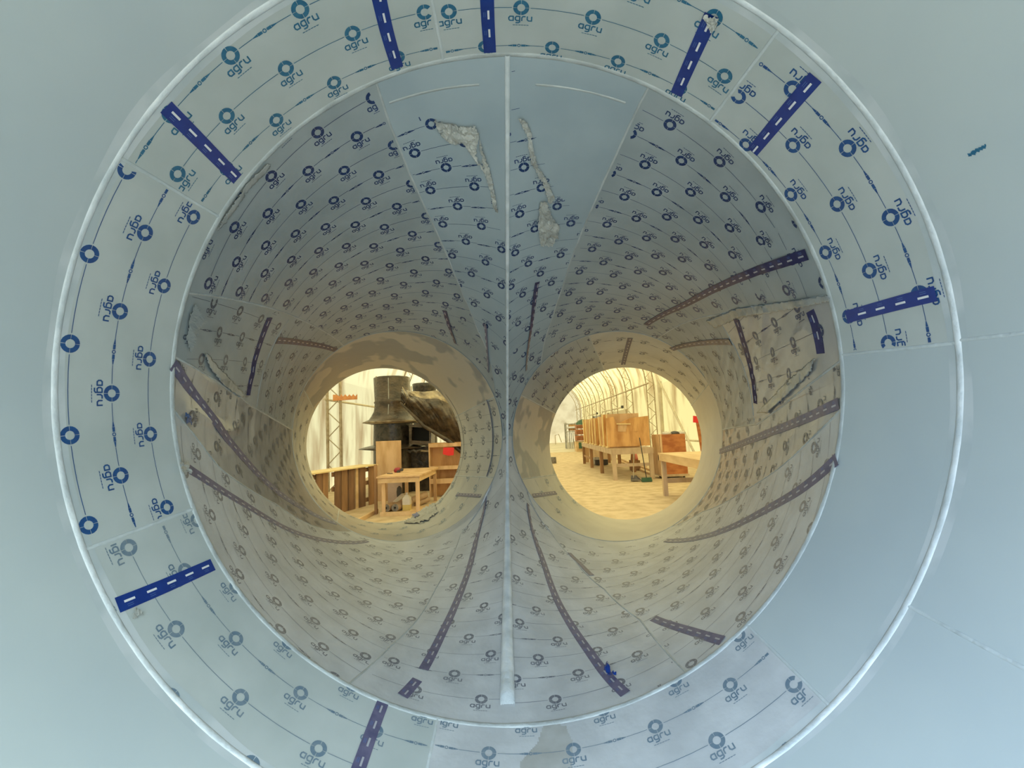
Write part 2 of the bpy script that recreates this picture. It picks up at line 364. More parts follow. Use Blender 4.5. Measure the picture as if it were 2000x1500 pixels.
# ---- liner sheets
def bead(mb, pts, r, mi=0, flat=1.0, n=6):                 # pts: list of (pipe-frame point, inward normal)
    rows = []
    for i, (P, N) in enumerate(pts):
        T = (pts[min(i+1, len(pts)-1)][0]-pts[max(i-1, 0)][0]).normalized(); S = N.cross(T).normalized()
        rr = r*(1+.18*noise.noise(P*9))
        rows.append([W(P+S*rr*cos(pi*k/n)+N*rr*flat*sin(pi*k/n)-N*.002) for k in range(n+1)])
    mb.grid(rows, mi)
def nrm(sg, t, p): return Vector((-cos(radians(p)), 0, -sin(radians(p))))
def curve_bead(mb, sg, f, t0, t1, r, flat=.6, n=40):
    bead(mb, [(surf(sg, t0+(t1-t0)*i/n, f(t0+(t1-t0)*i/n), .001), nrm(sg, 0, f(t0+(t1-t0)*i/n))) for i in range(n+1)], r, 0, flat)
def sheet(label, sg, t0, t1, lo, hi, m, ink='inkn', lattices=(), seams=(), name='liner_sheet', cat='liner sheet', dens=1.6, nt=None, endarc=False, beadr=.006, kind=None):
    mb = MB(); mxw = max(abs(hi(t)-lo(t)) for t in (t0, (t0+t1)/2, t1)); npn = max(4, int(mxw/dens)); ntt = nt or 26
    rows = []; back = []; ts = [t0+(t1-t0)*i/ntt for i in range(ntt+1)]
    if any(f in (crLt, crLb, crRt, crRb) for f in (lo, hi)): ts = [.88*i/20 for i in range(20)]+[.88+(.96552-.88)*sin(pi/2*i/16) for i in range(17)]+[.98, 1.0]
    for t in ts:
        a, b = lo(t), hi(t)
        rows.append([W(surf(sg, t, a+(b-a)*j/npn)) for j in range(npn+1)])
        back.append([W(surf(sg, t, a+(b-a)*j/npn, -.012)) for j in range(npn+1)])
    mb.grid(rows, 0); mb.grid(back[::-1], 0)
    for r1, r2 in ((rows[0], back[0]), (back[-1], rows[-1])): mb.grid([r1, r2], 0, False)
    mb.grid([[r[0] for r in back], [r[0] for r in rows]], 0, False); mb.grid([[r[-1] for r in rows], [r[-1] for r in back]], 0, False)
    def inside(t, p, marg):
        if marg: return t0-.06 <= t <= t1+.06 and lo(min(max(t, t0), t1))-marg <= p <= hi(min(max(t, t0), t1))+marg
        if not (t0+.008 <= t <= t1-.008): return False
        if not (lo(t)+.6 <= p <= hi(t)-.6): return False
        x, y = proj(surf(sg, t, p))
        return not any(inpoly(x, y, Q) for Q in BARE[sg])
    for S, side, par in lattices: prints(mb, sg, S, inside, side, par, 1, lift=.0020 if m == 'loose' else .0009)
    o = mb.build(name, [m, ink]); tag(o, label, cat, kind=kind)
    for sm in seams:
        b = MB(); curve_bead(b, sg, sm, t0, t1, beadr); b.build('weld_seam', 'seamb' if sg in ('near', 'band') else 'seam', o)
    return o
def bandt(d): return (d-D0)/(D1-D0)
def BL(rows): return [(n, m, bandt(d), p) for n, m, d, p in rows]
U = BL([(0,0,1.328,118.5),(0,1,1.32,129.6),(1,-2,1.474,102.5),(1,-1,1.474,113.4),(1,0,1.472,124.5),(1,1,1.461,135.6),(1,2,1.446,146.9),(2,-1,1.624,119.4),(2,0,1.619,130.5)])
Lf = BL([(0,0,1.313,150.3),(0,1,1.301,161.9),(0,2,1.299,173.6),(0,3,1.299,185.8),(0,4,1.31,198.2),(1,0,1.454,156.6),(1,1,1.443,168.3),(1,2,1.443,180.2),(1,3,1.452,192.5),(2,-1,1.61,151.4),(2,0,1.593,163),(2,1,1.587,174.9),(2,2,1.588,186.9),(2,3,1.604,199.3)])
LL = BL([(0,0,1.401,202.8),(0,1,1.399,215.7),(0,2,1.408,228.9),(0,3,1.418,242.2),(1,0,1.555,209),(1,1,1.555,222.6),(1,2,1.564,235.8)])
TP = BL([(0,0,1.495,55.3),(0,1,1.502,66.2),(0,2,1.508,77.1),(0,3,1.5,87.9),(0,4,1.49,98.8),(1,0,1.645,60.2),(1,1,1.657,71.5),(1,2,1.657,82.5)])
RT = BL([(0,0,1.361,24.3),(0,1,1.371,35.5),(0,2,1.386,46.5),(1,-1,1.505,18.2),(1,0,1.509,29.5),(1,1,1.523,40.6),(1,2,1.539,51.7),(1,-2,1.5,7),(2,0,1.66,34.7),(2,1,1.678,45.8),(2,-1,1.653,23.4)])
BT = BL([(0,0,1.404,301.1),(0,1,1.397,314),(1,-2,1.577,266.9),(1,-1,1.569,280.5),(1,0,1.562,293.8),(1,1,1.55,307.1)])
def ringsheet(lab, a, b, m, ink, lat, seam=True): return sheet(lab, 'band', 0, 1, K(a), K(b), m, ink, lat, [K(a)] if seam else [], nt=8, beadr=.0065)
ringsheet('curved printed liner sheet at the very top of the front band, above the dividing weld', 53, 101, 'liner', 'ink', [(TP, 1, 1)])
ringsheet('printed liner sheet of the front band at upper left with one diagonal blue tape', 101, 149, 'liner', 'ink', [(U, 1, 0)])
ringsheet('printed liner sheet down the left side of the front band, no tape on it', 149, 200.7, 'liner', 'inkb', [(Lf, -1, 1)])
ringsheet('printed liner sheet at lower left of the front band, faded logos and two blue tapes', 200.7, 258, 'liner', 'inkf', [(LL, -1, 1)])
ringsheet('scuffed liner sheet at the bottom of the front band, below the dividing weld', 258, 315.6, 'floorfilm', 'inkf', [(BT, -1, 1)])
ringsheet('plain unprinted blue-grey liner sheet at lower right of the front band', -44.4, 6, 'smooth', 'ink', [])
ringsheet('printed liner sheet of the front band at upper right with two blue tapes', 6, 53, 'liner', 'inkb', [(RT, -1, 0)])
# near pipe: plain sheets
def near_sheet(a, b, label, nm='liner_sheet'):
    return sheet(label, 'near', 0, 1, K(a), K(b), 'smooth', 'ink', [], [K(a)], nt=20)
near_sheet(6.3, 118, 'smooth grey pipe wall sheet filling the upper right corner, above the level seam')
near_sheet(118, 262, 'large smooth grey-green pipe wall sheet filling the left side of the picture')
near_sheet(262, 331.7, 'smooth pale blue pipe wall sheet at the lower right corner, below the sloping seam')
near_sheet(-28.3, 6.3, 'smooth pale blue pipe wall sheet at the right edge between two seams')
# branch cones -------------------------------------------------------------
SP1 = [(0,0,.028,113.8),(0,1,.036,124.7),(0,2,.044,135.8),(0,3,.05,147.3),(1,0,.09,116.5),(1,1,.101,127.6),(1,2,.106,139.1),(1,3,.115,150.7),
       (2,-1,.143,108.1),(2,0,.155,119.2),(2,1,.165,130.6),(2,2,.17,142.3),(3,-1,.21,110.5),(3,0,.22,122),(3,1,.227,133.9),
       (4,-2,.26,101.7),(4,-1,.274,113.1),(4,0,.283,124.9),(4,1,.29,136.9),(5,-2,.324,104.1),(5,-1,.34,115.9),(5,0,.347,127.8),
       (6,-3,.374,95.2),(6,-2,.39,106.7),(6,-1,.402,118.8),(7,-3,.437,97.4),(7,-2,.455,109.2),(7,-1,.461,122.1),(8,-4,.489,88.1),(8,-3,.503,99.8),(8,-2,.516,112.3),(9,-4,.55,90.2),(9,-3,.568,102.4)]
SP2 = [(0,0,.117,100.3),(1,0,.182,102.5),(1,-1,.163,91.8),(2,-1,.229,94.1),(3,-1,.297,95.9),(3,-2,.281,85.2),(4,-2,.344,87.2),(5,-2,.412,89.1),(5,-3,.406,78),(6,-3,.463,79.9),(7,-3,.523,81.9),(7,-4,.527,70.5)]
SP3 = [(0,0,.344,152.5),(0,1,.466,148.4),(1,-1,.163,164.1),(1,0,.286,160.9),(1,1,.402,157.1),(2,-1,.104,171.4),(2,0,.222,169),(2,1,.346,165.5),(2,2,.466,161.8),(3,1,.282,173.2),(3,2,.404,170.2)]
SP3B = [(0,0,.574,154.9),(1,0,.635,159.1),(2,0,.694,163.2),(2,-1,.682,149.7),(3,-1,.748,153.7),(4,-2,.8,143.5),(4,-1,.821,158.2),(5,-2,.862,147.8),(6,-3,.915,137.1),(6,-2,.93,152.2),(7,-3,.976,141.3)]
SP4 = [(0,-1,.003,186.8),(2,0,.123,192.1),(3,0,.172,189.1),(3,-1,.213,177.6),(4,1,.228,197.9),(5,0,.312,183.2),(6,0,.389,179.9),(7,1,.417,189.1),(8,1,.49,186),(10,2,.587,192.1),(11,1,.651,178.2),(13,2,.739,184.7),(14,2,.804,181.9)]
SP5 = [(0,-1,.067,203.2),(0,0,.041,214.7),(1,0,.112,211.9),(1,1,.092,223.8),(1,2,.071,236.3),(2,0,.182,209),(2,1,.165,221.3),(2,2,.147,233.5),(3,1,.238,218.2),(3,2,.215,230.7),(3,3,.197,243.2),
       (4,1,.298,215.3),(4,2,.28,227.8),(4,3,.268,240.8),(5,2,.353,225),(4,0,.335,203.6),(6,1,.45,209.9)]
SP6 = [(0,0,.056,267.5),(1,0,.136,265.1),(1,-1,.165,252.6),(2,1,.209,276.2),(3,1,.273,273.4),(3,0,.296,260.2),(5,1,.426,268.6),(5,2,.415,282.9),(4,2,.38,286.1),(7,3,.549,296.3),(8,3,.6,293.3)]
sheet('dark grey sheet at the top right of the left branch, printed film half torn off', 'cl', 0, 1, crLt, sA, 'bare', 'inkn', [(SP2, -1, 0)])
sheet('big arched printed sheet over the top left of the left branch', 'cl', 0, 1, sA, sB, 'cone', 'inkn', [(SP1, 1, 1)], [sA])
sheet('small four-sided printed sheet on the left branch wall, rows running lengthwise, one thin tape', 'cl', 0, .5, sB, sC, 'cone', 'inkg', [(SP3, 1, 1)], [sB])
sheet('printed sheet deep on the left wall of the left branch, behind the small lengthwise-printed sheet', 'cl', .5, 1, sB, sC, 'cone', 'inkg', [(SP3B, 1, 0)], [sB])
sheet('narrow tapering printed sheet with glossy bubbles on the left wall of the left branch', 'cl', 0, 1, sC, sD, 'loose', 'inkg', [(SP4, 1, 1)], [sC], dens=.6, nt=120)
sheet('long faded printed sheet curving along the lower left floor of the left branch', 'cl', 0, 1, sD, sE, 'floorfilm', 'inkh', [(SP5, -1, 0)], [sD])
sheet('faded printed sheet left of the dividing weld on the floor of the left branch', 'cl', 0, 1, sE, crLb, 'floorfilm', 'inkh', [(SP6, -1, 1)], [sE])
SQ2 = [(0,0,.055,60.8),(0,-1,.057,49.6),(0,-2,.063,38.6),(1,1,.11,69.5),(1,0,.117,58.3),(1,-1,.12,46.9),(1,-2,.13,35.7),(2,1,.171,67),(2,0,.182,55.8),(2,-1,.179,43.5),(3,2,.224,75.9),(3,1,.234,64.5),(3,0,.243,52.8),(3,-1,.25,40.9),
       (4,2,.288,73.5),(4,1,.298,61.9),(4,0,.306,49.8),(5,3,.338,82.7),(5,2,.351,71.1),(5,1,.363,59.4),(6,3,.4,80.3),(6,2,.412,68.4),(7,4,.45,89.7),(7,3,.458,77.9)]
SQ1 = [(0,0,.228,96.4),(1,0,.282,94.8),(2,0,.347,93),(2,1,.352,103.4),(3,0,.412,91.1),(3,1,.405,102.3),(4,2,.478,111.4),(5,2,.525,110.1),(5,1,.523,98.5)]
SQ3 = [(0,0,.25,21.3),(0,1,.376,23.5),(0,2,.501,26.3),(1,-1,.056,12.7),(1,0,.181,14.2),(1,1,.307,16.1),(2,3,.496,12.7)]
SQ3B = [(0,0,.617,27.8),(1,0,.695,23.5),(2,1,.741,33.9),(3,1,.817,30.4),(4,2,.869,41.1),(5,2,.951,36.9),(6,3,.983,48.3)]
SQ4 = [(0,0,.088,-1.4),(2,1,.211,-2.2),(3,1,.267,-9),(5,2,.392,-9.9),(1,0,.148,-7.2),(7,3,.50,-11)]
SQ5 = [(0,0,.035,-44.3),(1,0,.107,-41.9),(2,0,.179,-39.4),(3,0,.258,-37.1),(4,0,.329,-34.5),(0,1,.051,-32.8),(1,1,.132,-30.5),(2,1,.212,-28.1),(2,-1,.172,-51.8),(3,-1,.243,-49.2),(4,-1,.307,-46.6),(5,-1,.381,-43.8),(4,-2,.299,-59.4),(5,-2,.362,-56.1),(2,-2,.146,-63.9),(4,-3,.289,-72.6),(5,-3,.355,-70.2),(-1,2,.011,-24.6)]
SQ6 = [(0,0,.06,-83.3),(1,0,.137,-81.2),(3,0,.295,-77.3),(2,-1,.214,-92.6),(3,-1,.275,-90.3),(4,-1,.349,-87.8),(5,-1,.425,-86.9),(5,-2,.395,-102.6),(6,-2,.487,-97.7),(8,-3,.6,-114.1)]
sheet('sheet at the top left of the right branch with a large bare grey patch', 'cr', 0, 1, sF, crRt, 'bare', 'inkn', [(SQ1, -1, 1)])
sheet('big arched printed sheet over the top right of the right branch', 'cr', 0, 1, sG, sF, 'cone', 'inkn', [(SQ2, -1, 1)], [sG, sF])
sheet('wrinkled printed sheet on the right branch wall with rows running lengthwise, two short tapes', 'cr', 0, .545, sH, sG, 'loose', 'inkn', [(SQ3, -1, 0)], [sH], dens=.5, nt=110)
sheet('printed sheet deep on the right wall of the right branch, behind the wrinkled lengthwise one', 'cr', .545, 1, sH, sG, 'cone', 'inkg', [(SQ3B, -1, 0)], [sH], dens=.6, nt=90)
sheet('glossy loose printed sheet under a pale purple tape on the right branch wall', 'cr', 0, 1, sI, sH, 'loose', 'inkg', [(SQ4, -1, 1)], [sI], dens=.5, nt=170)
sheet('large faded printed sheet curving down the lower right side of the right branch', 'cr', 0, 1, sJ, sI, 'floorfilm', 'inkh', [(SQ5, -1, 0)], [sJ])
sheet('faded printed sheet right of the dividing weld on the floor of the right branch', 'cr', 0, 1, crRb, sJ, 'floorfilm', 'inkh', [(SQ6, -1, 1)])
# end rings ---------------------------------------------------------------
SEL = [(0,0,.401,15.5),(0,1,.703,16.8),(1,0,.266,6.6),(1,1,.563,7.8),(1,2,.856,9.5),(2,1,.417,-1.3),(2,2,.706,-.4),(3,1,.258,-9.9),(3,2,.552,-9.7),(3,3,.87,-9.2),(4,2,.4,-18.6),(4,3,.695,-18.8)]
SEL2 = [(0,0,.3,-30),(0,-1,.3,-44),(1,0,.62,-37),(1,-1,.62,-51)]
SER = [(0,0,.276,113.4),(0,1,.571,112.8),(0,2,.886,113.2),(1,1,.447,121.1),(1,2,.743,121.4),(2,0,.015,129.4),(2,1,.33,129.1),(2,2,.641,129.8),(3,1,.201,137),(3,2,.499,138.1),(3,3,.83,138.6),(4,1,.061,144.1),(4,2,.369,145.2),(4,3,.662,146.7),(5,2,.229,152.4)]
SER2 = [(0,0,.2,92),(0,1,.2,78),(1,0,.5,87),(1,1,.5,73),(2,0,.8,94),(2,1,.8,80)]
sheet('short printed sheet on the right inner wall of the left exit, beside the dividing weld', 'el', 0, 1, K(-23), K(22), 'end', 'inkg', [(SEL, 1, 1)], [K(-23), K(22)], nt=8)
sheet('short patchy tan and grey sheet over the top of the left exit', 'el', 0, 1, K(22), K(153), 'patchy', 'inkg', [], [K(153)], nt=8)
sheet('short plain sheet along the left side of the left exit', 'el', 0, 1, K(153), K(235), 'end', 'inkg', [([(0,0,.2,165),(0,1,.2,178),(1,0,.5,171),(1,1,.5,184)], -1, 0)], [], nt=8)
sheet('short faded printed sheet along the bottom of the left exit', 'el', 0, 1, K(235), K(337), 'end', 'inkf', [([(a, b, c, d+360) for a, b, c, d in SEL2], -1, 0)], [K(235)], nt=8)
sheet('short printed sheet over the upper left of the right exit, rows running lengthwise', 'er', 0, 1, K(106), K(157), 'cone', 'inkn', [(SER, -1, 1)], [K(157), K(106)], nt=8)
sheet('short printed sheet over the top right of the right exit with one short tape', 'er', 0, 1, K(30), K(106), 'end', 'inkg', [(SER2, -1, 0)], [K(30)], nt=8)
sheet('short patchy tan sheet on the left side of the right exit, beside the dividing weld', 'er', 0, 1, K(157), K(204), 'patchy', 'inkg', [], [K(204)], nt=8)
sheet('short cream sheet around the right and bottom of the right exit, lit by the hall', 'er', 0, 1, K(-125), K(30), 'end', 'inkg', [], [], nt=8)
sheet('short faded sheet at the lower left of the right exit with a small purple tape', 'er', 0, 1, K(204), K(235), 'end', 'inkf', [([(0,0,.3,215),(0,1,.3,229),(1,0,.62,222),(1,1,.62,236)], -1, 0)], [], nt=8)
def arc_bead(parent_label, sg, t, a0, a1, r=.005):
    par = [o for o in COL.objects if o.get('label') == parent_label][0]
    mb = MB(); bead(mb, [(surf(sg, t, a0+(a1-a0)*i/40, .001), nrm(sg, 0, a0+(a1-a0)*i/40)) for i in range(41)], r, 0, .6); mb.build('weld_seam', 'seam', par)
arc_bead('dark grey sheet at the top right of the left branch, printed film half torn off', 'cl', .05, 93, 110, .006)
arc_bead('sheet at the top left of the right branch with a large bare grey patch', 'cr', .05, 70, 87, .006)
arc_bead('small four-sided printed sheet on the left branch wall, rows running lengthwise, one thin tape', 'cl', .5, 144, 175)
arc_bead('printed sheet deep on the right wall of the right branch, behind the wrinkled lengthwise one', 'cr', .545, 1, 41, .006)
# ring welds ----------------------------------------------------------------
def ringweld(label, d, x, z, r, br, flat=.55, a0=0, a1=360, mt='weld'):
    mb = MB(); n = 160; pts = []
    for i in range(n+1):
        a = radians(a0+(a1-a0)*i/n); N = Vector((-cos(a), 0, -sin(a))); pts.append((Vector((x, d, z))-N*r, N))
    bead(mb, pts, br, 0, flat); tag(mb.build('ring_weld', mt), label, 'weld bead')
ringweld('wide whitish ring weld between the smooth near pipe and the printed front band', D0, 0, 0, R0, .011)
ow = [o for o in COL.objects if o.name == 'ring_weld'][0]
mb = MB(); rows = []
for i in range(161):
    a = 2*pi*i/160; rows.append([W(Vector((cos(a)*(R0-.0005), D0+dy, sin(a)*(R0-.0005)))) for dy in (-.034-.016*noise.noise((cos(a)*4, sin(a)*4, 0)), -.02, .012, .03+.012*noise.noise((cos(a)*5, sin(a)*5, 3)))])
mb.grid(rows); mb.build('scuffed_band', 'scuff', ow)
ringweld('large ring weld where the front band meets the two branches', D1, 0, 0, R0, .012, mt='seam')
ringweld('ring weld deep in the left branch, before its exit', 3.9, -1.05, -.44, 1.0, .010, a0=-18, a1=345, mt='seam')
ringweld('ring weld deep in the right branch, before its exit', 3.9, 1.05, -.44, 1.0, .010, a0=-165, a1=198, mt='seam')
ringweld('dark edge line round the left exit opening', 4.70, -1.41, -.629, .908, .004, mt='inkg', a0=150, a1=400)
# dividing weld
mb = MB(); pts = []
n = 70
for s, rng in ((1, [i/n for i in range(n+1)]), (-1, [1-i/n for i in range(1, n+1)])):
    for k in rng:
        t = .9655*sin(k*pi/2); r = 1.4-.4*t; z = -.44*t+s*sqrt(max(0, r*r-(1.05*t)**2)); pts.append(Vector((0, D1+2.19*t, z)))
rows = []
for i, P in enumerate(pts):
    T = (pts[min(i+1, len(pts)-1)]-pts[max(i-1, 0)]).normalized(); S = Vector((1, 0, 0)); N = S.cross(T).normalized()
    if N.y > 0: N = -N
    k = max(0, -P.z)/1.4; rr = .0105+.019*k*k*k; lift = .012
    rows.append([W(P+S*rr*1.15*cos(pi*j/8)+N*(rr*.8*sin(pi*j/8)+lift-.012)) for j in range(9)])
mb.grid(rows, 0)
tag(mb.build('dividing_weld', 'weld'), 'tall vertical white weld ridge dividing the two branches', 'weld bead')
# ------------------------------------------------------------ tape strips
def strip(label, sg, px, mt='tape', w=.05, group=None, parts=(1,), dash=True):
    uv = [inv(x, y, sg) if sg != 'uv' else (x, y) for x, y in px]
    if sg[0] == 'c' or sg[0] == 'e':                       # unwrap
        for i in range(1, len(uv)):
            while uv[i][1]-uv[i-1][1] > 180: uv[i] = (uv[i][0], uv[i][1]-360)
            while uv[i][1]-uv[i-1][1] < -180: uv[i] = (uv[i][0], uv[i][1]+360)
    dense = []; N = 14
    for i in range(len(uv)-1):                             # catmull-rom through the traced points
        p0, p1, p2, p3 = uv[max(i-1, 0)], uv[i], uv[i+1], uv[min(i+2, len(uv)-1)]
        for k in range(N+(i == len(uv)-2)):
            s = k/N
            dense.append(tuple(.5*(2*b+(c-a)*s+(2*a-5*b+4*c-d)*s*s+(-a+3*b-3*c+d)*s**3) for a, b, c, d in zip(p0, p1, p2, p3)))
    lift = .005 if any(abs(loose(sg, t, p)) > 0 for t, p in dense) else .0025
    P = [surf(sg, t, p, lift) for t, p in dense]
    L = [0]
    for a, b in zip(P, P[1:]): L.append(L[-1]+(b-a).length)
    def at(s):
        s = max(0, min(L[-1]-1e-6, s)); i = max(j for j in range(len(L)-1) if L[j] <= s); k = (s-L[i])/max(1e-9, L[i+1]-L[i])
        t = dense[i][0]*(1-k)+dense[i+1][0]*k; p = dense[i][1]*(1-k)+dense[i+1][1]*k
        T = (P[i+1]-P[i]).normalized(); a = P[max(0, i-1)]; T = (P[min(i+2, len(P)-1)]-a).normalized()
        Nn = nrm(sg, t, p); return P[i].lerp(P[i+1], k), T, Nn, Nn.cross(T).normalized()
    mb = MB(); n = max(6, int(L[-1]/.02)); top = []; sides = []
    for i in range(n+1):
        Q, T, Nn, S = at(L[-1]*i/n)
        top.append([W(Q-S*w/2), W(Q-S*w/4), W(Q), W(Q+S*w/4), W(Q+S*w/2)])
        sides.append([W(Q-S*w/2), W(Q-S*w/2-Nn*.003), W(Q+S*w/2), W(Q+S*w/2-Nn*.003)])
    mb.grid(top, 0); mb.grid([q[:2] for q in sides], 0); mb.grid([q[2:] for q in sides], 0)
    if dash:
        s = .022
        while s+.036 < L[-1]:
            for i in range(3):
                a, b = s+.036*i/3, s+.036*(i+1)/3
                (Q1, _, N1, S1), (Q2, _, N2, S2) = at(a), at(b); o1 = .0008
                mb.quad([W(Q1-S1*.001+N1*o1), W(Q2-S2*.001+N2*o1), W(Q2+S2*.0065+N2*o1), W(Q1+S1*.0065+N1*o1)], 1)
            for o2 in (-.010, -.016):
                (Q1, _, N1, S1), (Q2, _, N2, S2) = at(s+.006), at(s+.026)
                mb.quad([W(Q1+S1*o2+N1*.0008), W(Q2+S2*o2+N2*.0008), W(Q2+S2*(o2+.0018)+N2*.0008), W(Q1+S1*(o2+.0018)+N1*.0008)], 2)
            s += .078
    tag(mb.build('tape_strip', [mt, 'dash' if mt == 'tape' else 'dashf', 'dashs']), label, 'tape', group or 'blue tape strips on the liner')
strip('blue tape strip slanting across the upper left of the front band', 'band', [(323,208),(395,280),(463,349)])
strip('blue tape strip at the top edge, left of the short radial seam', 'band', [(734,-32),(755,60),(776,132)])
strip('scraped blue tape strip at the top edge, just above the dividing weld', 'band', [(950,-34),(953,40),(957,102)])
strip('blue tape strip at the upper right with torn film on its top end', 'band', [(1391,28),(1356,105),(1321,184)])
strip('blue tape strip slanting at the upper right, right of the pale smears', 'band', [(1594,150),(1532,222),(1470,296)])
strip('nearly level blue tape strip at the right of the front band', 'band', [(1829,573),(1742,595),(1654,619)])
strip('blue tape strip at the left of the lower front band, above a white scrap', 'band', [(228,1183),(320,1145),(415,1103)])
strip('blue tape strip at the bottom edge of the picture, left of the bottom seam', 'band', [(748,1371),(722,1440),(690,1530)], 'tapef')
strip('dark tape strip hanging across the small lengthwise-printed sheet in the left branch', 'cl', [(526,620),(500,690),(481,772)], 'tapen')
strip('short navy tape strip above left of the left exit', 'cl', [(540,665),(600,671),(656,684)], 'tapen')
strip('short navy tape strip above the top right of the left exit', 'cl', [(867,606),(877,640),(888,670)], 'tapen')
strip('faint purple tape strip beside the dividing weld in the upper left branch', 'cl', [(946,632),(950,680),(952,725)], 'tapef')
strip('very long purple tape strip starting at the left rim of the left branch', 'cl', [(336,712),(396,796),(472,892),(540,960),(596,996),(655,1022)], 'tapef')
strip('second long tape strip on the left branch floor, frayed at its near end', 'cl', [(362,914),(420,952),(492,996),(560,1034),(648,1058),(718,1057)], 'tapef')
strip('long curved tape strip left of the dividing weld on the left branch floor', 'cl', [(948,965),(932,1045),(908,1135),(872,1220),(827,1308)], 'tapef')
strip('short torn-off tape piece near the bottom rim of the left branch', 'cl', [(815,1328),(786,1360)], 'tapef')
strip('upright tape strip along the inner wall of the left exit', 'el', [(950,780),(962,850),(950,930)], 'tapef', .04)
strip('short level tape strip at the lower right of the left exit', 'el', [(892,965),(940,968)], 'tapef', .045)
strip('upright navy tape strip right of the dividing weld in the upper right branch', 'cr', [(1051,550),(1039,640),(1029,722)], 'tapen')
strip('long navy tape strip sloping across the top right of the right branch', 'cr', [(1578,496),(1500,521),(1400,562),(1330,598),(1262,634)], 'tapen')
strip('short purple tape strip above right of the right exit', 'cr', [(1312,682),(1370,670),(1430,667)], 'tapen')
strip('short tape strip hanging to the top edge of the right exit', 'er', [(1231,660),(1217,712)], 'tapen')
strip('thin dark tape strip running down the wrinkled sheet, deeper of the two there', 'cr', [(1440,622),(1465,700),(1480,788)], 'tapen')
strip('short dark tape strip at the near rim of the wrinkled sheet', 'cr', [(1586,606),(1600,645),(1608,690)], 'tapen')
strip('long pale purple tape strip across the glossy loose sheet on the right', 'cr', [(1640,788),(1560,824),(1480,855),(1406,882)], 'tapef')
strip('long purple tape strip curving down the lower right of the right branch', 'cr', [(1636,897),(1570,953),(1490,1000),(1420,1034),(1355,1053),(1300,1056)], 'tapef')
strip('short grey tape strip alone on the floor near the right rim', 'cr', [(1276,1208),(1345,1232),(1411,1252)], 'tapef')
strip('long tape strip right of the dividing weld on the right branch floor', 'cr', [(1032,985),(1042,1040),(1062,1100),(1092,1180),(1138,1255),(1186,1320),(1222,1356)], 'tapef')
strip('short faint tape piece on the floor middle of the right branch', 'cr', [(1112,1080),(1134,1102),(1156,1124)], 'tapef', .04, dash=False)
strip('short purple tape strip at the lower left of the right exit', 'er', [(1040,968),(1086,962)], 'tapef', .045)
# ------------------------------------------------------------ torn film
def scrap(label, sg, poly, mt='shred', amp=.02, step=5, name='torn_film', seed=0, base=.006, fq=1.0):
    xs = [p[0] for p in poly]; ys = [p[1] for p in poly]; nx = int((max(xs)-min(xs))/step)+1; ny = int((max(ys)-min(ys))/step)+1
    idx = {}; mb = MB(); 
    def pt(i, j):
        if (i, j) not in idx:
            x = min(xs)+i*step+2.2*noise.noise((i*step*.16, j*step*.16, seed)); y = min(ys)+j*step+2.2*noise.noise((i*step*.16, j*step*.16, seed+9))
            t, p = inv(x, y, sg); h = base+amp*abs(noise.noise((x*.05*fq+seed, y*.05*fq, 2)))+amp*.6*fq*abs(noise.noise((x*.16*fq, y*.16*fq+seed, 7)))
            idx[(i, j)] = len(mb.v); mb.v.append(tuple(W(surf(sg, t, p, h))))
        return idx[(i, j)]
    for i in range(nx):
        for j in range(ny):
            if inpoly(min(xs)+(i+.5)*step, min(ys)+(j+.5)*step, poly):
                mb.f.append((pt(i, j), pt(i+1, j), pt(i+1, j+1), pt(i, j+1))); mb.m.append(0); mb.sm.append(False)
    mb.sm = [fq < 1]*len(mb.f)
    o = mb.build(name, [mt])
    if amp: o.modifiers.new('t', 'SOLIDIFY').thickness = .0012
    return tag(o, label, 'torn film')
scrap('crumpled flap of torn film peeling at the top of the left branch', 'cl', [(846,232),(870,236),(905,244),(930,240),(936,262),(928,300),(948,330),(952,345),(938,322),(915,292),(905,276),(880,278),(862,262)], step=2)
scrap('thin shreds of film hanging down beside the weld in the left branch', 'cl', [(934,262),(944,290),(958,330),(966,372),(975,415),(966,405),(955,360),(944,320)], step=2, seed=3)
scrap('long narrow torn film edge peeling right of the dividing weld', 'cr', [(1012,226),(1024,228),(1036,248),(1042,290),(1050,320),(1066,345),(1084,385),(1074,396),(1058,350),(1036,312),(1030,262)], step=2, seed=5)
scrap('crumpled film flap hanging over the prints in the right branch', 'cr', [(1054,392),(1066,388),(1078,420),(1092,438),(1090,458),(1078,474),(1056,478),(1050,440)], step=2, seed=8, amp=.03)
scrap('torn white film scrap on the end of the upper right tape', 'band', [(1378,24),(1408,28),(1404,46),(1392,60),(1382,40)], step=2, seed=2)
scrap('small white triangular film scrap below the lower left tape', 'band', [(262,1190),(276,1200),(254,1212)], step=3, seed=4, amp=.004)
scrap('small frayed scrap at the end of the second long tape', 'cl', [(345,905),(362,902),(366,925),(352,922)], step=3, seed=6)
scrap('loose triangular fold of film on the small sheet at the left wall', 'cl', [(378,592),(400,628),(385,640),(368,690),(360,660),(366,620)], step=2, seed=7, mt='cone', amp=.003)
scrap('clear crumpled film corner lying at the bottom right lip of the left exit', 'el', [(848,984),(856,1000),(838,1016),(812,1024),(790,1022),(806,1008),(828,994)], step=3, seed=9, mt='plast', amp=.010)
scrap('small blue print showing on the crumpled film corner at the left exit lip', 'el', [(806,1008),(816,1003),(820,1009),(810,1014)], step=2, seed=19, mt='tape', amp=0, base=.018, name='print_scrap')
scrap('ragged film ridge along the upper left rim of the left branch', 'cl', [(520,318),(527,322),(500,352),(480,372),(462,398),(440,430),(420,452),(434,424),(458,388),(486,350)], step=2, seed=11, mt='plast', amp=.01, fq=.5)
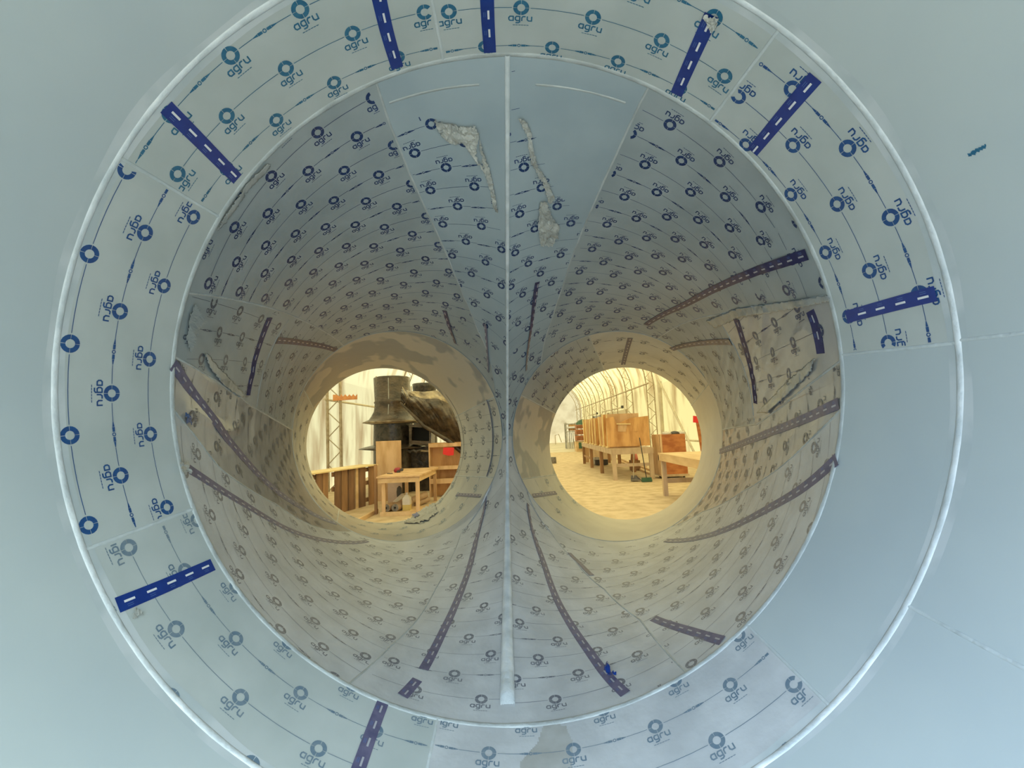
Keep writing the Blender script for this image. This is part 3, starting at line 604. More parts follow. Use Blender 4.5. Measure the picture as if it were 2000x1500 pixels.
scrap('small blue torn scrap of print on the glossy left sheet', 'cl', [(356,806),(366,812),(372,830),(360,826)], step=3, seed=12, mt='inkb', amp=.008)
scrap('dark blue shred standing on the tape at the right of the weld, near the rim', 'cr', [(1186,1296),(1194,1316),(1206,1322),(1192,1326),(1182,1312)], step=3, seed=13, mt='tape', amp=.03)
scrap('pale folded-over film edge along the top of the wrinkled sheet', 'cr', [(1380,626),(1440,601),(1520,590),(1620,576),(1622,588),(1530,606),(1450,617),(1398,640)], step=2, seed=14, mt='plast', amp=.010, base=.004, fq=.3)
scrap('pale gathered crease of film below the wrinkled sheet, along the lower seam', 'cr', [(1482,806),(1540,745),(1598,698),(1592,722),(1550,765),(1505,806)], step=2, seed=15, mt='plast', amp=.014, base=.004, fq=.35)
scrap('pale crumpled film edge along the bottom of the small left sheet', 'cl', [(394,684),(420,714),(450,745),(476,774),(466,776),(430,750),(402,714)], step=2, seed=16, mt='plast', fq=.4, amp=.010)
scrap('small teal smear on the smooth wall at the upper right', 'near', [(1890,300),(1925,281),(1928,287),(1894,306)], step=3, seed=17, mt='ink', amp=0, base=.001, name='paint_smear')
tag(scrap('damp grey stain on the scuffed bottom sheet, right of centre', 'band', [(1062,1412),(1105,1418),(1118,1450),(1120,1540),(1010,1540),(1016,1490),(1050,1450)], step=3, seed=18, mt='stain', amp=0, base=.0005, name='damp_stain'), 'damp grey stain on the scuffed bottom sheet, right of centre', 'stain')
COL.objects['paint_smear']['category'] = 'smear'
# ============================================================ THE HALL
XL, XR, YF, EAVE = -6.05, 6.6, 45.0, 3.45
def fold(y, z): return .05*noise.noise((y*1.3, z*.15, 1))+.03*noise.noise((y*4, z*.3, 4))
mb = MB(); mb.box(((XL+XR)/2, 20, -.1), (13.4, 52, .2)); tag(mb.build('floor', 'conc'), 'dusty beige concrete shop floor', kind='structure')
mb = MB(); mb.box(((XL+XR)/2, 36, .004), (12.2, 18, .008)); tag(mb.build('floor_pale', 'concl'), 'paler stretch of concrete floor at the far end', 'floor', kind='structure')
def wallgrid(x, y0, y1, z1, sgn):
    mb = MB(); rows = []
    ny = int((y1-y0)/.25)
    for i in range(ny+1):
        y = y0+(y1-y0)*i/ny; rows.append([(x+sgn*fold(y, z)*min(1, (z1-z)/.8), y, z) for z in [z1*k/8 for k in range(9)]])
    mb.grid(rows); return mb
tag(wallgrid(XL, 3.2, YF, EAVE, 1).build('wall_left', 'fabric'), 'sunlit cream tent fabric wall behind the left exit', kind='structure')
tag(wallgrid(XR, 3.2, YF, EAVE, -1).build('wall_right', 'fabric'), 'sunlit cream tent fabric wall behind the right exit', kind='structure')
XC = (XL+XR)/2; RA = (XR-XL)/2
def arc(k, off=0): a = pi*k; return XC+(RA-off)*cos(a), EAVE+(4.4-off)*sin(a)
mb = MB(); rows = []
for i in range(44):
    y = 3.2+(YF-3.2)*i/43; rows.append([(arc(k/24)[0], y, arc(k/24)[1]+(.03*noise.noise((y, k, 0)) if 0 < k < 24 else 0)) for k in range(25)])
mb.grid(rows); tag(mb.build('ceiling', 'fabric'), 'arched cream fabric roof of the hall', kind='structure')
mb = MB(); poly = [(XR, YF, 0)]+[(arc(k/24)[0], YF, arc(k/24)[1]) for k in range(25)]+[(XL, YF, 0)]
mb.quad(poly); tag(mb.build('wall_back', 'fabfar'), 'far end wall of pale creased fabric', kind='structure')
mb = MB()                                                 # added unseen curtain round the fitting, keeps cool daylight off the hall
for x0, x1, z0, z1 in ((XL, -2.9, 0, EAVE), (3.0, XR, 0, EAVE), (-2.9, 3.0, 2.9, EAVE)): mb.quad([(x0, 3.2, z0), (x1, 3.2, z0), (x1, 3.2, z1), (x0, 3.2, z1)])
mb.quad([(arc(k/24)[0], 3.2, arc(k/24)[1]) for k in range(25)])
tag(mb.build('wall_front_added', 'fabric'), 'unseen fabric curtain added round the pipe fitting to keep daylight out', kind='structure')
# trusses
def lattice_col(root, p0, p1, q0, q1, n, r=.028, mt='steel', rl=.012):
    for a, b in ((p0, p1), (q0, q1)):
        m = MB(); m.tube([a, b], r, 8); m.build('chord_tube', mt, root)
    m = MB()
    for i in range(n):
        a = Vector(p0).lerp(Vector(p1), i/n); b = Vector(q0).lerp(Vector(q1), (i+.5)/n); c = Vector(p0).lerp(Vector(p1), (i+1)/n)
        m.tube([a, b], rl, 5); m.tube([b, c], rl, 5)
    m.build('lacing', mt, root)
def leftcol(Y, label, xs, r=.028):
    root = thing('lattice_post', label, 'truss post', (xs[0], Y, 0), 'lattice posts of the left wall')
    lattice_col(root, (xs[0]+.05, Y, 0), (xs[0]-.0, Y, 3.9), (xs[1]+.05, Y, 0), (xs[1]-.0, Y, 3.9), 5, r, rl=.016)
b = A(641, 960, 12.0).x; c = A(666, 960, 12.0).x
leftcol(12.0, 'large steel lattice post at the left wall, seen through the left exit above the boards', (A(640,900,12).x-.03, A(666,900,12).x-.03), .045)
leftcol(15.8, 'steel lattice post behind the tall black pipe in the left exit', (A(735,760,15.8).x, A(751,760,15.8).x))
leftcol(19.6, 'thin lattice post at the top right of the left exit view', (A(790,740,19.6).x, A(803,740,19.6).x))
leftcol(23.0, 'thinnest lattice post at the top right of the left exit, beside the black pipe', (A(807,745,23).x+.15, A(817,745,23).x+.15))
for i, (Y, lab) in enumerate(((19.4, 'nearest roof rib truss on the right wall, beside the thick pale post'), (23.2, 'second roof rib truss from the front on the right wall'),
        (27.0, 'third roof rib truss on the right wall, by the white door panel'), (31.0, 'fourth roof rib truss, left of the white door panel'), (34.6, 'fifth roof rib truss, in front of the dark doorway'),
        (38.0, 'sixth roof rib truss, beyond the dark doorway'), (41.2, 'seventh roof rib truss, next to last'), (44.2, 'last roof rib truss against the far end wall'))):
    root = thing('roof_rib', lab, 'roof truss', (XR-.1, Y, 0), 'roof rib trusses of the hall')
    r = .03
    x1, x2 = XR-.32, XR-.67
    lattice_col(root, (x1, Y, 0), (x1, Y, EAVE), (x2, Y, 0), (x2, Y, EAVE), 5, r, rl=.014)
    m1, m2, m3 = MB(), MB(), MB(); N = 20
    o1 = [(arc(k/N, .32)[0], Y, arc(k/N, .32)[1]) for k in range(N+1)]; o2 = [(arc(k/N, .67)[0], Y, arc(k/N, .67)[1]) for k in range(N+1)]
    m1.tube(o1, r, 6); m2.tube(o2, r, 6); m1.build('outer_arch', 'steel', root); m2.build('inner_arch', 'steel', root)
    for k in range(N):
        mid = (Vector(o2[k])+Vector(o2[k+1]))/2; m3.tube([o1[k], mid], .012, 5); m3.tube([mid, o1[k+1]], .012, 5)
    m3.build('lacing', 'steel', root)
mb = MB(); mb.tube([(XR-.7, 19, EAVE), (XR-.7, 44.6, EAVE)], .04, 8); tag(mb.build('eave_rail', 'steel'), 'long steel rail along the top of the right wall', 'rail')
mb = MB(); mb.tube([(XR-.2, 14.5, .88), (XR-.2, 27, .90)], .035, 8); tag(mb.build('wall_rail', 'pale'), 'waist-high steel rail along the right wall', 'rail')
mb = MB(); mb.tube([A(634,780,11.9), A(740,796,15.7)], .035, 8); tag(mb.build('brace_tube', 'pale'), 'pale steel tube running from the left lattice post to the black pipe', 'tube')
mb = MB(); mb.tube([A(1283,735,16.9), A(1312,795,15.6), A(1354,880,14.0), Vector((A(1372,915,13.3).x, 13.2, .02))], .04, 8); tag(mb.build('diagonal_brace', 'pale'), 'pale tube leaning diagonally against the right wall', 'tube')
mb = MB(); mb.tube([A(1288,745,17.6), Vector((A(1298,905,17.6).x, 17.6, 0))], .075, 10); tag(mb.build('thick_post', 'pale'), 'thick upright post in the middle of the nearest right truss', 'post')
# notched board
pts = [(651,771),(658,771),(664,775),(667,770.5),(670.5,775),(675,770.5),(679,775),(683,770.5),(687,774.5),(690.5,770),(694.5,774.5),(698,770),(698,780),(651,783)]
mb = MB(); mb.prism([A(x, y, 11.965) for x, y in pts], (0, -.03, 0)); tag(mb.build('notched_board', 'notch'), 'orange board with saw-tooth notches fixed to the left lattice post', 'board')
# shelf of boards on upright pallets (left exit)
TOPZ = .90
P = [G(600,926,TOPZ), G(736,907,TOPZ)]; d = (P[1]-P[0]).normalized(); nrml = Vector((-d.y, d.x, 0))
mb = MB(); a = P[0]-d*.8; b = P[1]+d*.05
mb.prism([a, b, b+nrml*.55, a+nrml*.55], (0, 0, -.025)); tag(mb.build('counter_board', 'pinev'), 'long yellow board laid on top of the upright pallets', 'board')
def pallet(label, xs, mts):
    pxs = [x for q in xs for x in q]; root = thing('wooden_pallet', label, 'pallet', tuple(G(sum(pxs)/len(pxs), 930, TOPZ).xy)+(0,), 'pallets standing under the counter board')
    for (x0, x1), mt in zip(xs, mts):
        def onl(px):                                       # where the sight line meets the pallet plane
            r = ray(px, 925); q = P[0]+nrml*.08; n2 = nrml; k = q.dot(n2)/Vector((r.x, r.y, 0)).dot(n2); return Vector((r.x*k, r.y*k, 0))
        u, v = onl(x0), onl(x1); h = TOPZ-.03
        m = MB(); m.prism([u, v, v+Vector((0, 0, h)), u+Vector((0, 0, h))], nrml*.03); m.build('slat', mt, root)
    u, v = onl(min(pxs)), onl(max(pxs))
    for z in (.12, .5, .8):
        m = MB(); m.bar(u+nrml*.08+Vector((0, 0, z)), v+nrml*.08+Vector((0, 0, z)), .09, .05); m.build('stringer', 'old2', root)
pallet('weathered pallet standing at the far left under the counter board', [(596,604),(606,612),(618,630),(631,641)], ['old2', 'old', 'old', 'old2'])
pallet('dark brown pallet standing in the middle under the counter board', [(655,666),(667,679),(681,693)], ['old', 'old2', 'old'])
pallet('brown pallet standing at the right under the counter board, next to the desk', [(695,700),(701,714),(721,732)], ['pine', 'old', 'old2'])
mb = MB(); q = G(735,1000,0); mb.bar(G(700,1018,.03), G(737,998,.03), .09, .05); tag(mb.build('floor_plank', 'pine'), 'plank lying on the floor by the pallets', 'board')
# desk
root = thing('wooden_desk', 'simple wooden desk seen through the left exit', 'desk', (-2.45, 8.9, 0))
mb = MB(); xa, xb, ya, yb, zt = -2.88, -2.02, 8.0, 9.75, .75
mb.box(((xa+xb)/2, (ya+yb)/2, zt), (xb-xa, yb-ya, .03)); mb.build('desk_top', 'plyp', root)
mb = MB(); mb.box(((xa+xb)/2, ya+.05, zt-.07), (xb-xa-.04, .03, .09)); mb.box((xb-.05, (ya+yb)/2, zt-.07), (.03, yb-ya-.08, .09)); mb.build('apron', 'pine', root)
for x in (xa+.12, xb-.07):
    for y in (ya+.08, yb-.08):
        m = MB(); m.box((x, y, (zt-.02)/2), (.07, .05, zt-.02)); m.build('leg', 'plyp', root)
mb = MB(); mb.box(((xa+xb)/2, ya+.35, .05), (xb-xa-.1, .6, .04)); mb.box(((xa+xb)/2, ya+.06, .04), (xb-xa-.1, .03, .08)); mb.build('bottom_shelf', 'pine', root)
mb = MB(); a = A(734,862,9.9); b = A(783,860,9.9)
mb.prism([(a.x, 9.9, 0), (b.x, 9.9, 0), (b.x, 9.9, b.z), (a.x, 9.9, a.z)], (0, .02, 0)); tag(mb.build('upright_panel', 'plyp'), 'pale plywood panel standing behind the desk', 'board')
mb = MB(); a = A(757,940,9.6); b = A(785,940,9.6); mb.prism([(a.x, 9.6, .0), (b.x, 9.6, .0), (b.x, 9.6, .62), (a.x, 9.6, .62)], (0, .02, 0)); tag(mb.build('plasterboard', 'gyps'), 'pinkish board leaning under the desk', 'board')
mb = MB(); a = A(733,870,8.3); mb.bar((a.x, 8.3, 0), (a.x, 8.3, .98), .05, .05); tag(mb.build('corner_post', 'old2'), 'brown wooden post at the left front corner of the desk', 'post')
# respirator
c = G(778, 924, .77) ; c = Vector((c.x*1.0, c.y, .765)); c = G(778, 919, .80)
root = thing('respirator_mask', 'dark red respirator mask lying on the desk', 'mask', (c.x, c.y, .765))
mb = MB(); mb.lathe((c.x-.02, c.y, .765), [(0.01,.10),(.05,.095),(.075,.06),(.08,.03),(.06,0)], 14); mb.build('facepiece', 'mred', root)
for s in (-1, 1):
    m = MB(); m.tube([(c.x+.06+s*.035, c.y-.05, .80+s*.02), (c.x+.06+s*.035, c.y-.1, .80+s*.02)], .035, 10); m.build('filter', 'steeld', root)
mb = MB(); q = G(756, 925, .77); mb.bar(q, q+Vector((.12, .0, 0)), .02, .012); tag(mb.build('dark_tool', 'steeld'), 'small dark flat tool on the front of the desk', 'tool')
# things under the desk
for x, lab in ((758, 'left of two grey rolls lying under the desk, dark ends facing out'), (775, 'right of two grey rolls lying under the desk, beside the jug')):
    c = A(x, 994, 8.2); z = .15
    root = thing('material_roll', lab, 'roll', (c.x, 8.2, z), 'grey rolls under the desk')
    m = MB(); rows = []
    m.tube([(c.x, 8.1, z), (c.x+.12, 8.7, z)], .075, 16); m.build('roll_body', 'brownroll', root)
    m = MB(); m.tube([(c.x, 8.085, z), (c.x, 8.1, z)], .07, 16); m.tube([(c.x, 8.08, z), (c.x, 8.09, z)], .02, 10, 1); m.build('roll_end', ['grey', 'holeshade'], root)
mb = MB(); mb.tube([A(768,985,8.35), A(786,968,8.8)], .05, 10); tag(mb.build('white_tube', 'white'), 'white plastic-wrapped tube lying on the rolls', 'tube')
c = A(795, 994, 8.25)
root = thing('plastic_jug', 'translucent white jug with yellow liquid under the desk', 'jug', (c.x, 8.25, .07))
m = MB(); z0 = .07; m.box((c.x, 8.25, z0+.055), (.15, .12, .11)); m.build('liquid', 'liq', root)
m = MB(); m.box((c.x, 8.25, z0+.17), (.15, .12, .12)); m.grid([[(c.x+sx*k, 8.25+sy*k, z) for sx, sy in ((-.075,-.06),(.075,-.06),(.075,.06),(-.075,.06))] for k, z in ((1, z0+.23), (.35, z0+.30))], 0, False, True); m.build('jug_body', 'white', root)
m = MB(); m.tube([(c.x, 8.25, z0+.30), (c.x, 8.25, z0+.34)], .025, 10); m.build('cap', 'white', root)
mb = MB(); mb.tube([A(802,978,8.9), A(832,966,9.3)], .07, 12); tag(mb.build('paper_roll', 'brownroll'), 'brown roll lying behind the jug', 'roll')
mb = MB(); mb.tube([A(812,985,9.0), A(836,975,9.4)], .06, 12); tag(mb.build('paper_roll', 'brownroll'), 'lower brown roll behind the desk, at its right leg', 'roll')
mb = MB(); c = A(780, 962, 8.9); mb.lathe((c.x, 8.9, c.z-.13), [(.02,0),(.055,.05),(.06,.15),(.05,.23),(.01,.27)], 14); tag(mb.build('black_helmet', 'steeld'), 'black rounded item standing under the desk', 'tool')
# wooden shelf unit with red cloth
a = A(838, 866, 10.2); b = A(905, 866, 10.2); zt = a.z
root = thing('shelf_unit', 'plywood shelf unit at the right of the left exit view', 'shelf', ((a.x+b.x)/2, 10.2, 0))
m = MB(); m.box(((a.x+b.x)/2, 10.5, zt/2), (b.x-a.x, .02, zt)); m.build('back_panel', 'ply', root)
for x in (a.x, b.x): m = MB(); m.box((x, 10.35, zt/2), (.03, .32, zt)); m.build('side_panel', 'plyp', root)
for py, hh in ((870, .09), (914, .09), (940, .12)):
    z = A(850, py, 10.2).z; m = MB(); m.box(((a.x+b.x)/2, 10.19, z), (b.x-a.x, .025, hh)); m.box(((a.x+b.x)/2, 10.34, z-.03), (b.x-a.x-.03, .3, .02)); m.build('shelf_board', 'plyp', root)
mb = MB(); p = [A(866,874,10.15), A(887,874,10.13), A(886,889,10.14), A(876,890,10.15), A(865,887,10.15)]; mb.prism(p, (0, -.01, 0)); tag(mb.build('red_cloth', 'red'), 'bright red cloth hanging on the shelf unit', 'cloth')
# big black fitting
c = A(768, 850, 11.5); cx, cy = c.x, 11.5
zz = lambda py: A(768, py, 11.5).z
rr = (A(803,760,11.5).x-A(736,760,11.5).x)/2
root = thing('black_manhole_pipe', 'tall black plastic-wrapped pipe with two wide flanges behind the desk', 'pipe fitting', (cx, cy, 0))
m = MB(); m.lathe((cx, cy, 0), [(rr*.94, zz(738)-.1), (rr, zz(738)), (rr*1.01, zz(738)-.02), (rr, zz(784)), (rr*1.05, zz(786)), (rr*1.0, zz(789)), (rr*1.05, zz(803)), (rr*1.17, zz(812)), (rr*1.32, zz(819)), (rr*1.62, zz(823.5))], 36, wob=.03); m.build('upper_pipe', 'wrap', root)
m = MB(); m.lathe((cx, cy, 0), [(rr*1.62, zz(823)), (rr*1.66, zz(825)), (rr*1.2, zz(828))], 36, wob=.05); m.build('upper_flange', 'wrapl', root)
m = MB(); m.lathe((cx, cy, 0), [(rr*1.06, zz(826)), (rr*1.08, zz(860)), (rr*1.1, zz(874)), (rr*1.1, 0)], 36, wob=.02); m.build('lower_pipe', 'black', root)
m = MB(); m.lathe((cx, cy, 0), [(rr*1.1, zz(868)), (rr*1.8, zz(873)), (rr*1.9, zz(875)), (rr*1.1, zz(878))], 36, wob=.05); m.build('lower_flange', 'wrap', root)
m = MB(); m.tube([(cx, cy, zz(738)-.03), (cx, cy, zz(738)-.01)], rr*.96, 30); m.build('end_cap', 'black', root)
m = MB(); m.tube([(cx+.05, cy-rr-.01, zz(742)), (cx+.05, cy-rr-.01, zz(782))], .012, 6); m.tube([(cx+.05, cy-rr*1.02-.01, zz(792)), (cx+.05, cy-rr*1.15, zz(815))], .012, 6); m.build('tie_strap', 'alu', root)
q = lambda px, py, Y=10.95: A(px, py, Y)
m = MB(); o = [(799,829),(842,829),(842,868),(799,868)]; i_ = [(804,834),(838,836),(838,862),(804,860)]
root2 = thing('side_box', 'black square-mouthed branch box right of the tall black pipe', 'pipe fitting', tuple(q(820, 868)))
for k in range(4):
    j = (k+1) % 4; m.prism([q(*o[k]), q(*o[j]), q(*i_[j]), q(*i_[k])], (0, .5, 0))
m.build('frame', 'wrap', root2); m = MB(); m.quad([q(x, y, 11.2) for x, y in i_]); m.build('opening', 'holeshade', root2)  # black panel stands in for the shade inside the box mouth
mb = MB(); o = [(803,872),(852,872),(852,960),(803,960)]; mb.prism([A(x, y, 11.4) for x, y in o], (0, .5, 0)); tag(mb.build('black_crate', 'black'), 'dark box in shadow between the desk and the shelf unit', 'box')
mb = MB(); mb.bar(A(818,880,11.1), A(845,881,11.1), .05, .2); tag(mb.build('ledge_board', 'wrapl'), 'narrow pale ledge above the dark box', 'board')
mb = MB(); c = A(788, 866, 10.9)
mb = MB()
for k in range(4): mb.tube([A(795+k*6, 879+k%2*3, 10.9), A(803+k*6, 884-k%2*4, 10.9)], .04, 8)
tag(mb.build('cable_bundle', 'black'), 'black bundle hanging below the lower flange', 'cable')
c = A(829, 755, 13.5); r2 = (A(852,755,13.5).x-A(806,755,13.5).x)/2
mb = MB(); mb.lathe((c.x, 13.5, 0), [(0, A(829,750,13.5).z), (r2, A(829,750,13.5).z), (r2, A(829,757,13.5).z), (r2*.96, A(829,765,13.5).z), (r2*.96, 0)], 30); tag(mb.build('black_drum', 'black'), 'top of a second black pipe behind the draped sheet', 'pipe fitting')
# draped sheet over a leaning pipe
mb = MB(); n = 40; top = [(784,757),(800,764),(830,765),(858,762),(880,772),(905,800)]; bot = [(782,786),(803,806),(828,832),(850,845),(875,860),(905,884)]
def lerpoly(L, s):
    s *= len(L)-1; i = min(int(s), len(L)-2); k = s-i; return L[i][0]*(1-k)+L[i+1][0]*k, L[i][1]*(1-k)+L[i+1][1]*k
rows = []
for i in range(n*2+1):
    u = i/(n*2); (x0, y0), (x1, y1) = lerpoly(top, u), lerpoly(bot, u); row = []
    for j in range(31):
        v = j/30; Y = 10.9-.55*sin(pi*min(1, v*.9+.1))+.14*noise.noise((u*6, v*4, 3))+.16*abs(noise.noise((u*11-v*7, v*2, 8)))+.05*abs(noise.noise((u*30-v*12, v*7, 2)))
        row.append(A(x0+(x1-x0)*v, y0+(y1-y0)*v+1.2*noise.noise((u*9, v*3, 1)), Y))
    rows.append(row)
mb.grid(rows)
for k in range(len(mb.f)):                                  # paler upper part of the sheet
    mb.m[k] = 1 if (k % 30) < 6 and k//30 > 10 else 0
o = mb.build('draped_sheet', ['wrap', 'wrapl']); o.modifiers.new('t', 'SOLIDIFY').thickness = .02; tag(o, 'dark plastic sheet, paler at the top, draped over a leaning pipe', 'tarpaulin')
mb = MB(); mb.tube([A(x, y, 10.45) for x, y in bot], [.03, .045, .05, .055, .06, .07], 8); tag(mb.build('rolled_edge', 'wrap'), 'thick rolled pole edge under the draped sheet', 'pole')
mb = MB(); mb.tube([A(786,756,10.5), A(796,778,10.3), A(790,790,10.4)], .012, 6); tag(mb.build('pale_cord', 'wrapl'), 'pale cord from the tip of the draped sheet', 'cord')
# ---------------- right exit: near workbench
root = thing('workbench', 'pale wooden workbench at the right edge of the right exit', 'workbench', (3.4, 7.8, 0))
zt = .92; p1 = G(1281,884,zt); xa = p1.x; yb = 9.25; 
m = MB(); m.box((xa+.75, (6.0+yb)/2, zt-.02), (1.5, yb-6.0, .04)); m.build('bench_top', 'pine', root)
m = MB(); m.box((xa+.02, (6.0+yb)/2, zt-.10), (.04, yb-6.0, .12)); m.box((xa+.75, yb-.02, zt-.10), (1.5, .04, .12)); m.build('apron', 'pine', root)
for x, y in ((xa+.08, yb-.07), (xa+1.42, yb-.07), (xa+.08, 6.1), (xa+1.42, 6.1)):
    m = MB(); m.box((x, y, (zt-.04)/2), (.09, .09, zt-.04)); m.build('leg', 'pinel', root)
m = MB(); m.box((xa+.75, yb-.07, .32), (1.3, .04, .10)); m.build('stretcher', 'pinel', root)
# sawhorse table with plywood panels
root = thing('long_table', 'long pinkish wooden table carrying the standing plywood sheets', 'table', (3.2, 15, 0))
zt = .90; xa, xb = A(1194,876,12.0).x, A(1276,874,12.0).x; ya, yb = 12.0, 18.0
m = MB(); m.box(((xa+xb)/2, (ya+yb)/2, zt-.02), (xb-xa, yb-ya, .04)); m.build('table_top', 'pinel', root)
m = MB(); m.box(((xa+xb)/2, ya+.03, zt-.10), (xb-xa, .05, .14)); m.box((xa+.03, (ya+yb)/2, zt-.10), (.05, yb-ya, .12)); m.build('apron', 'pinel', root)
for y in (ya+.06, 14.0, 16.0, yb-.1):
    for x in (xa+.07, xb-.07): m = MB(); m.box((x, y, (zt-.04)/2), (.11, .09, zt-.04)); m.build('leg', 'pinel' if y < 13 else 'old2', root)
m = MB(); m.box(((xa+xb)/2, ya+.08, .42), (xb-xa-.1, .04, .09)); m.build('stretcher', 'pinel', root)
m = MB(); m.box((xa+.07, 16.9, .35), (.04, 2, .08)); m.build('side_stretcher', 'old2', root)
# front sheet with its notch and slot
F = [(1188,873),(1183,817),(1198,814),(1204,829),(1229,817),(1235,816),(1266,812),(1270,870)]
root = thing('plywood_sheet', 'front plywood sheet with notched top edge standing on the long table', 'plywood sheet', tuple(A(1230, 872, 12.1)), 'plywood sheets standing on the long table')
m = MB(); m.prism([A(x, y, 12.1) for x, y in F], (0, .03, 0)); m.build('board', 'ply', root)
m = MB(); m.prism([A(x, y, 12.09) for x, y in ((1207,829),(1225,829),(1222,843),(1207,843))], (0, .005, 0)); m.build('slot', 'plyp', root)
m = MB(); m.prism([A(x, y, 12.09) for x, y in ((1204,827),(1231,827),(1231,829),(1204,829))], (0, -.03, 0)); m.build('cleat', 'pinev', root)
m = MB(); m.prism([A(x, y, 12.09) for x, y in ((1239,818),(1252,816),(1247,842),(1235,843))], (0, .005, 0)); m.build('offcut', 'ply', root)
labs = ['second', 'third', 'fourth', 'fifth', 'sixth', 'seventh', 'eighth', 'ninth']
for k in range(8):
    Y = 12.55+k*.68; x0 = xa+.02+.02*(k % 3); w = .95 if k < 6 else .8; h = .95+.03*sin(k*2.1)
    if k < 3: h += .06
    root = thing('plywood_sheet', labs[k]+' plywood sheet from the front, standing on edge on the long table', 'plywood sheet', (x0, Y, .9), 'plywood sheets standing on the long table')
    lean = .05*((k*37) % 5-2)
    m = MB(); m.prism([(x0, Y, .9), (x0+w, Y, .9), (x0+w, Y+lean, .9+h), (x0+.03*(k % 2), Y+lean, .9+h)], (0, .035, 0)); m.build('board', 'ply' if k % 2 else 'plyp', root)
    m = MB(); m.bar((x0-.01, Y-.02, .9), (x0-.01, Y-.02+lean, .9+h), .035, .04); m.bar((x0, Y-.1, .93), (x0, Y+.15, .93), .04, .06); m.build('batten', 'pinev', root)
# broom and dustpan
b0 = G(1263, 937, .06); t0 = A(1249, 855, b0.y-.3)
root = thing('push_broom', 'broom with dark green head and long handle, leaning by the long table', 'broom', tuple(b0))
m = MB(); m.tube([b0+Vector((0, 0, .04)), t0], .013, 8); m.build('handle', 'steeld', root)
m = MB(); m.box(b0+Vector((0, 0, .03)), (.26, .06, .06)); m.box(b0+Vector((0, 0, -.02)), (.28, .08, .06)); m.build('head', 'greenp', root)
b1 = G(1241, 938, .03); t1 = A(1238, 884, b1.y+.2)
root = thing('dustpan', 'long-handled dustpan standing left of the broom', 'dustpan', tuple(b1))
m = MB(); m.tube([b1+Vector((-.03, .08, .06)), t1], .012, 8); m.build('handle', 'steel', root)
m = MB(); m.prism([b1+Vector(v) for v in ((-.15, -.1, 0), (.15, -.1, 0), (.10, .1, .02), (-.10, .1, .02))], (0, 0, .008)); m.prism([b1+Vector(v) for v in ((-.10, .1, 0), (.10, .1, 0), (.08, .12, .12), (-.08, .12, .12))], (0, .01, 0))
m.prism([b1+Vector(v) for v in ((-.15, -.1, 0), (-.10, .1, 0), (-.08, .1, .1))], (.006, 0, 0)); m.prism([b1+Vector(v) for v in ((.15, -.1, 0), (.10, .1, 0), (.08, .1, .1))], (.006, 0, 0)); m.build('pan', 'grey', root)
mb = MB(); c = A(1239, 897, 14.5); mb.lathe((c.x, 14.5, c.z-.02), [(0.01,0),(.13,0),(.12,.1),(.09,.27),(.06,.30),(.0,.30)], 16); tag(mb.build('pink_bucket', 'pink'), 'faded pink bucket on a stool behind the long table', 'bucket')
mb = MB(); mb.box((c.x, 14.5, (c.z-.02)/2), (.3, .3, c.z-.04)); tag(mb.build('low_stool', 'old2'), 'low wooden block under the pink bucket', 'stool')
# tall crate with rags
Y = 11.9; a, b = A(1294, 936, Y), A(1345, 936, Y); zt = A(1316, 848, Y).z; z0 = .12
root = thing('plywood_crate', 'tall reddish plywood crate on a low dolly behind the workbench', 'crate', ((a.x+b.x)/2, Y+.3, 0))
m = MB(); m.box(((a.x+b.x)/2, Y+.3, (zt+z0)/2), (b.x-a.x, .6, zt-z0)); m.build('crate_body', 'plyr', root)
m = MB(); m.prism([(a.x-.01, Y-.01, z0), (a.x-.01, Y-.01, zt), (a.x-.01, Y+.6, zt), (a.x-.01, Y+.6, z0)], (-.02, 0, 0)); m.box((a.x+.03, Y-.015, (zt+z0)/2), (.06, .02, zt-z0)); m.build('side_panel', 'plyp', root)
m = MB(); m.box(((a.x+b.x)/2, Y+.3, .10), (b.x-a.x+.05, .65, .06)); m.build('dolly', 'pinel', root)
for sx in (a.x+.1, b.x-.1):
    for sy in (Y+.05, Y+.5): m = MB(); m.tube([(sx-.02, sy, .036), (sx+.02, sy, .036)], .035, 10); m.build('wheel', 'steeld', root)
for k, (px, mt, nm, lab) in enumerate(((1302, 'white', 'white_rag', 'crumpled white rag at the left on top of the tall crate'), (1318, 'steeld', 'dark_bag', 'dark bag in the middle on top of the tall crate'), (1330, 'white', 'white_rag', 'white rag at the right on top of the tall crate'))):
    c = A(px, 846, Y+.2); mb = MB(); mb.lathe((c.x, Y+.2, zt), [(.12, 0), (.13, .03), (.08, .07), (.01, .085)], 16, wob=.06); tag(mb.build(nm, mt), lab, 'rag' if mt == 'white' else 'bag')
mb = MB(); mb.prism([A(x, y, 12.67) for x, y in ((1354,812),(1363,813),(1364,826),(1354,825))], (0, .02, 0)); tag(mb.build('red_sign', 'red'), 'small red sign at the right side of the right exit', 'sign')
mb = MB(); p = A(1361,815,12.72); mb.bar(p, Vector((p.x+.14, 12.72, 0)), .1, .04); tag(mb.build('sign_post', 'plyr'), 'reddish plank leaning under the red sign', 'board')
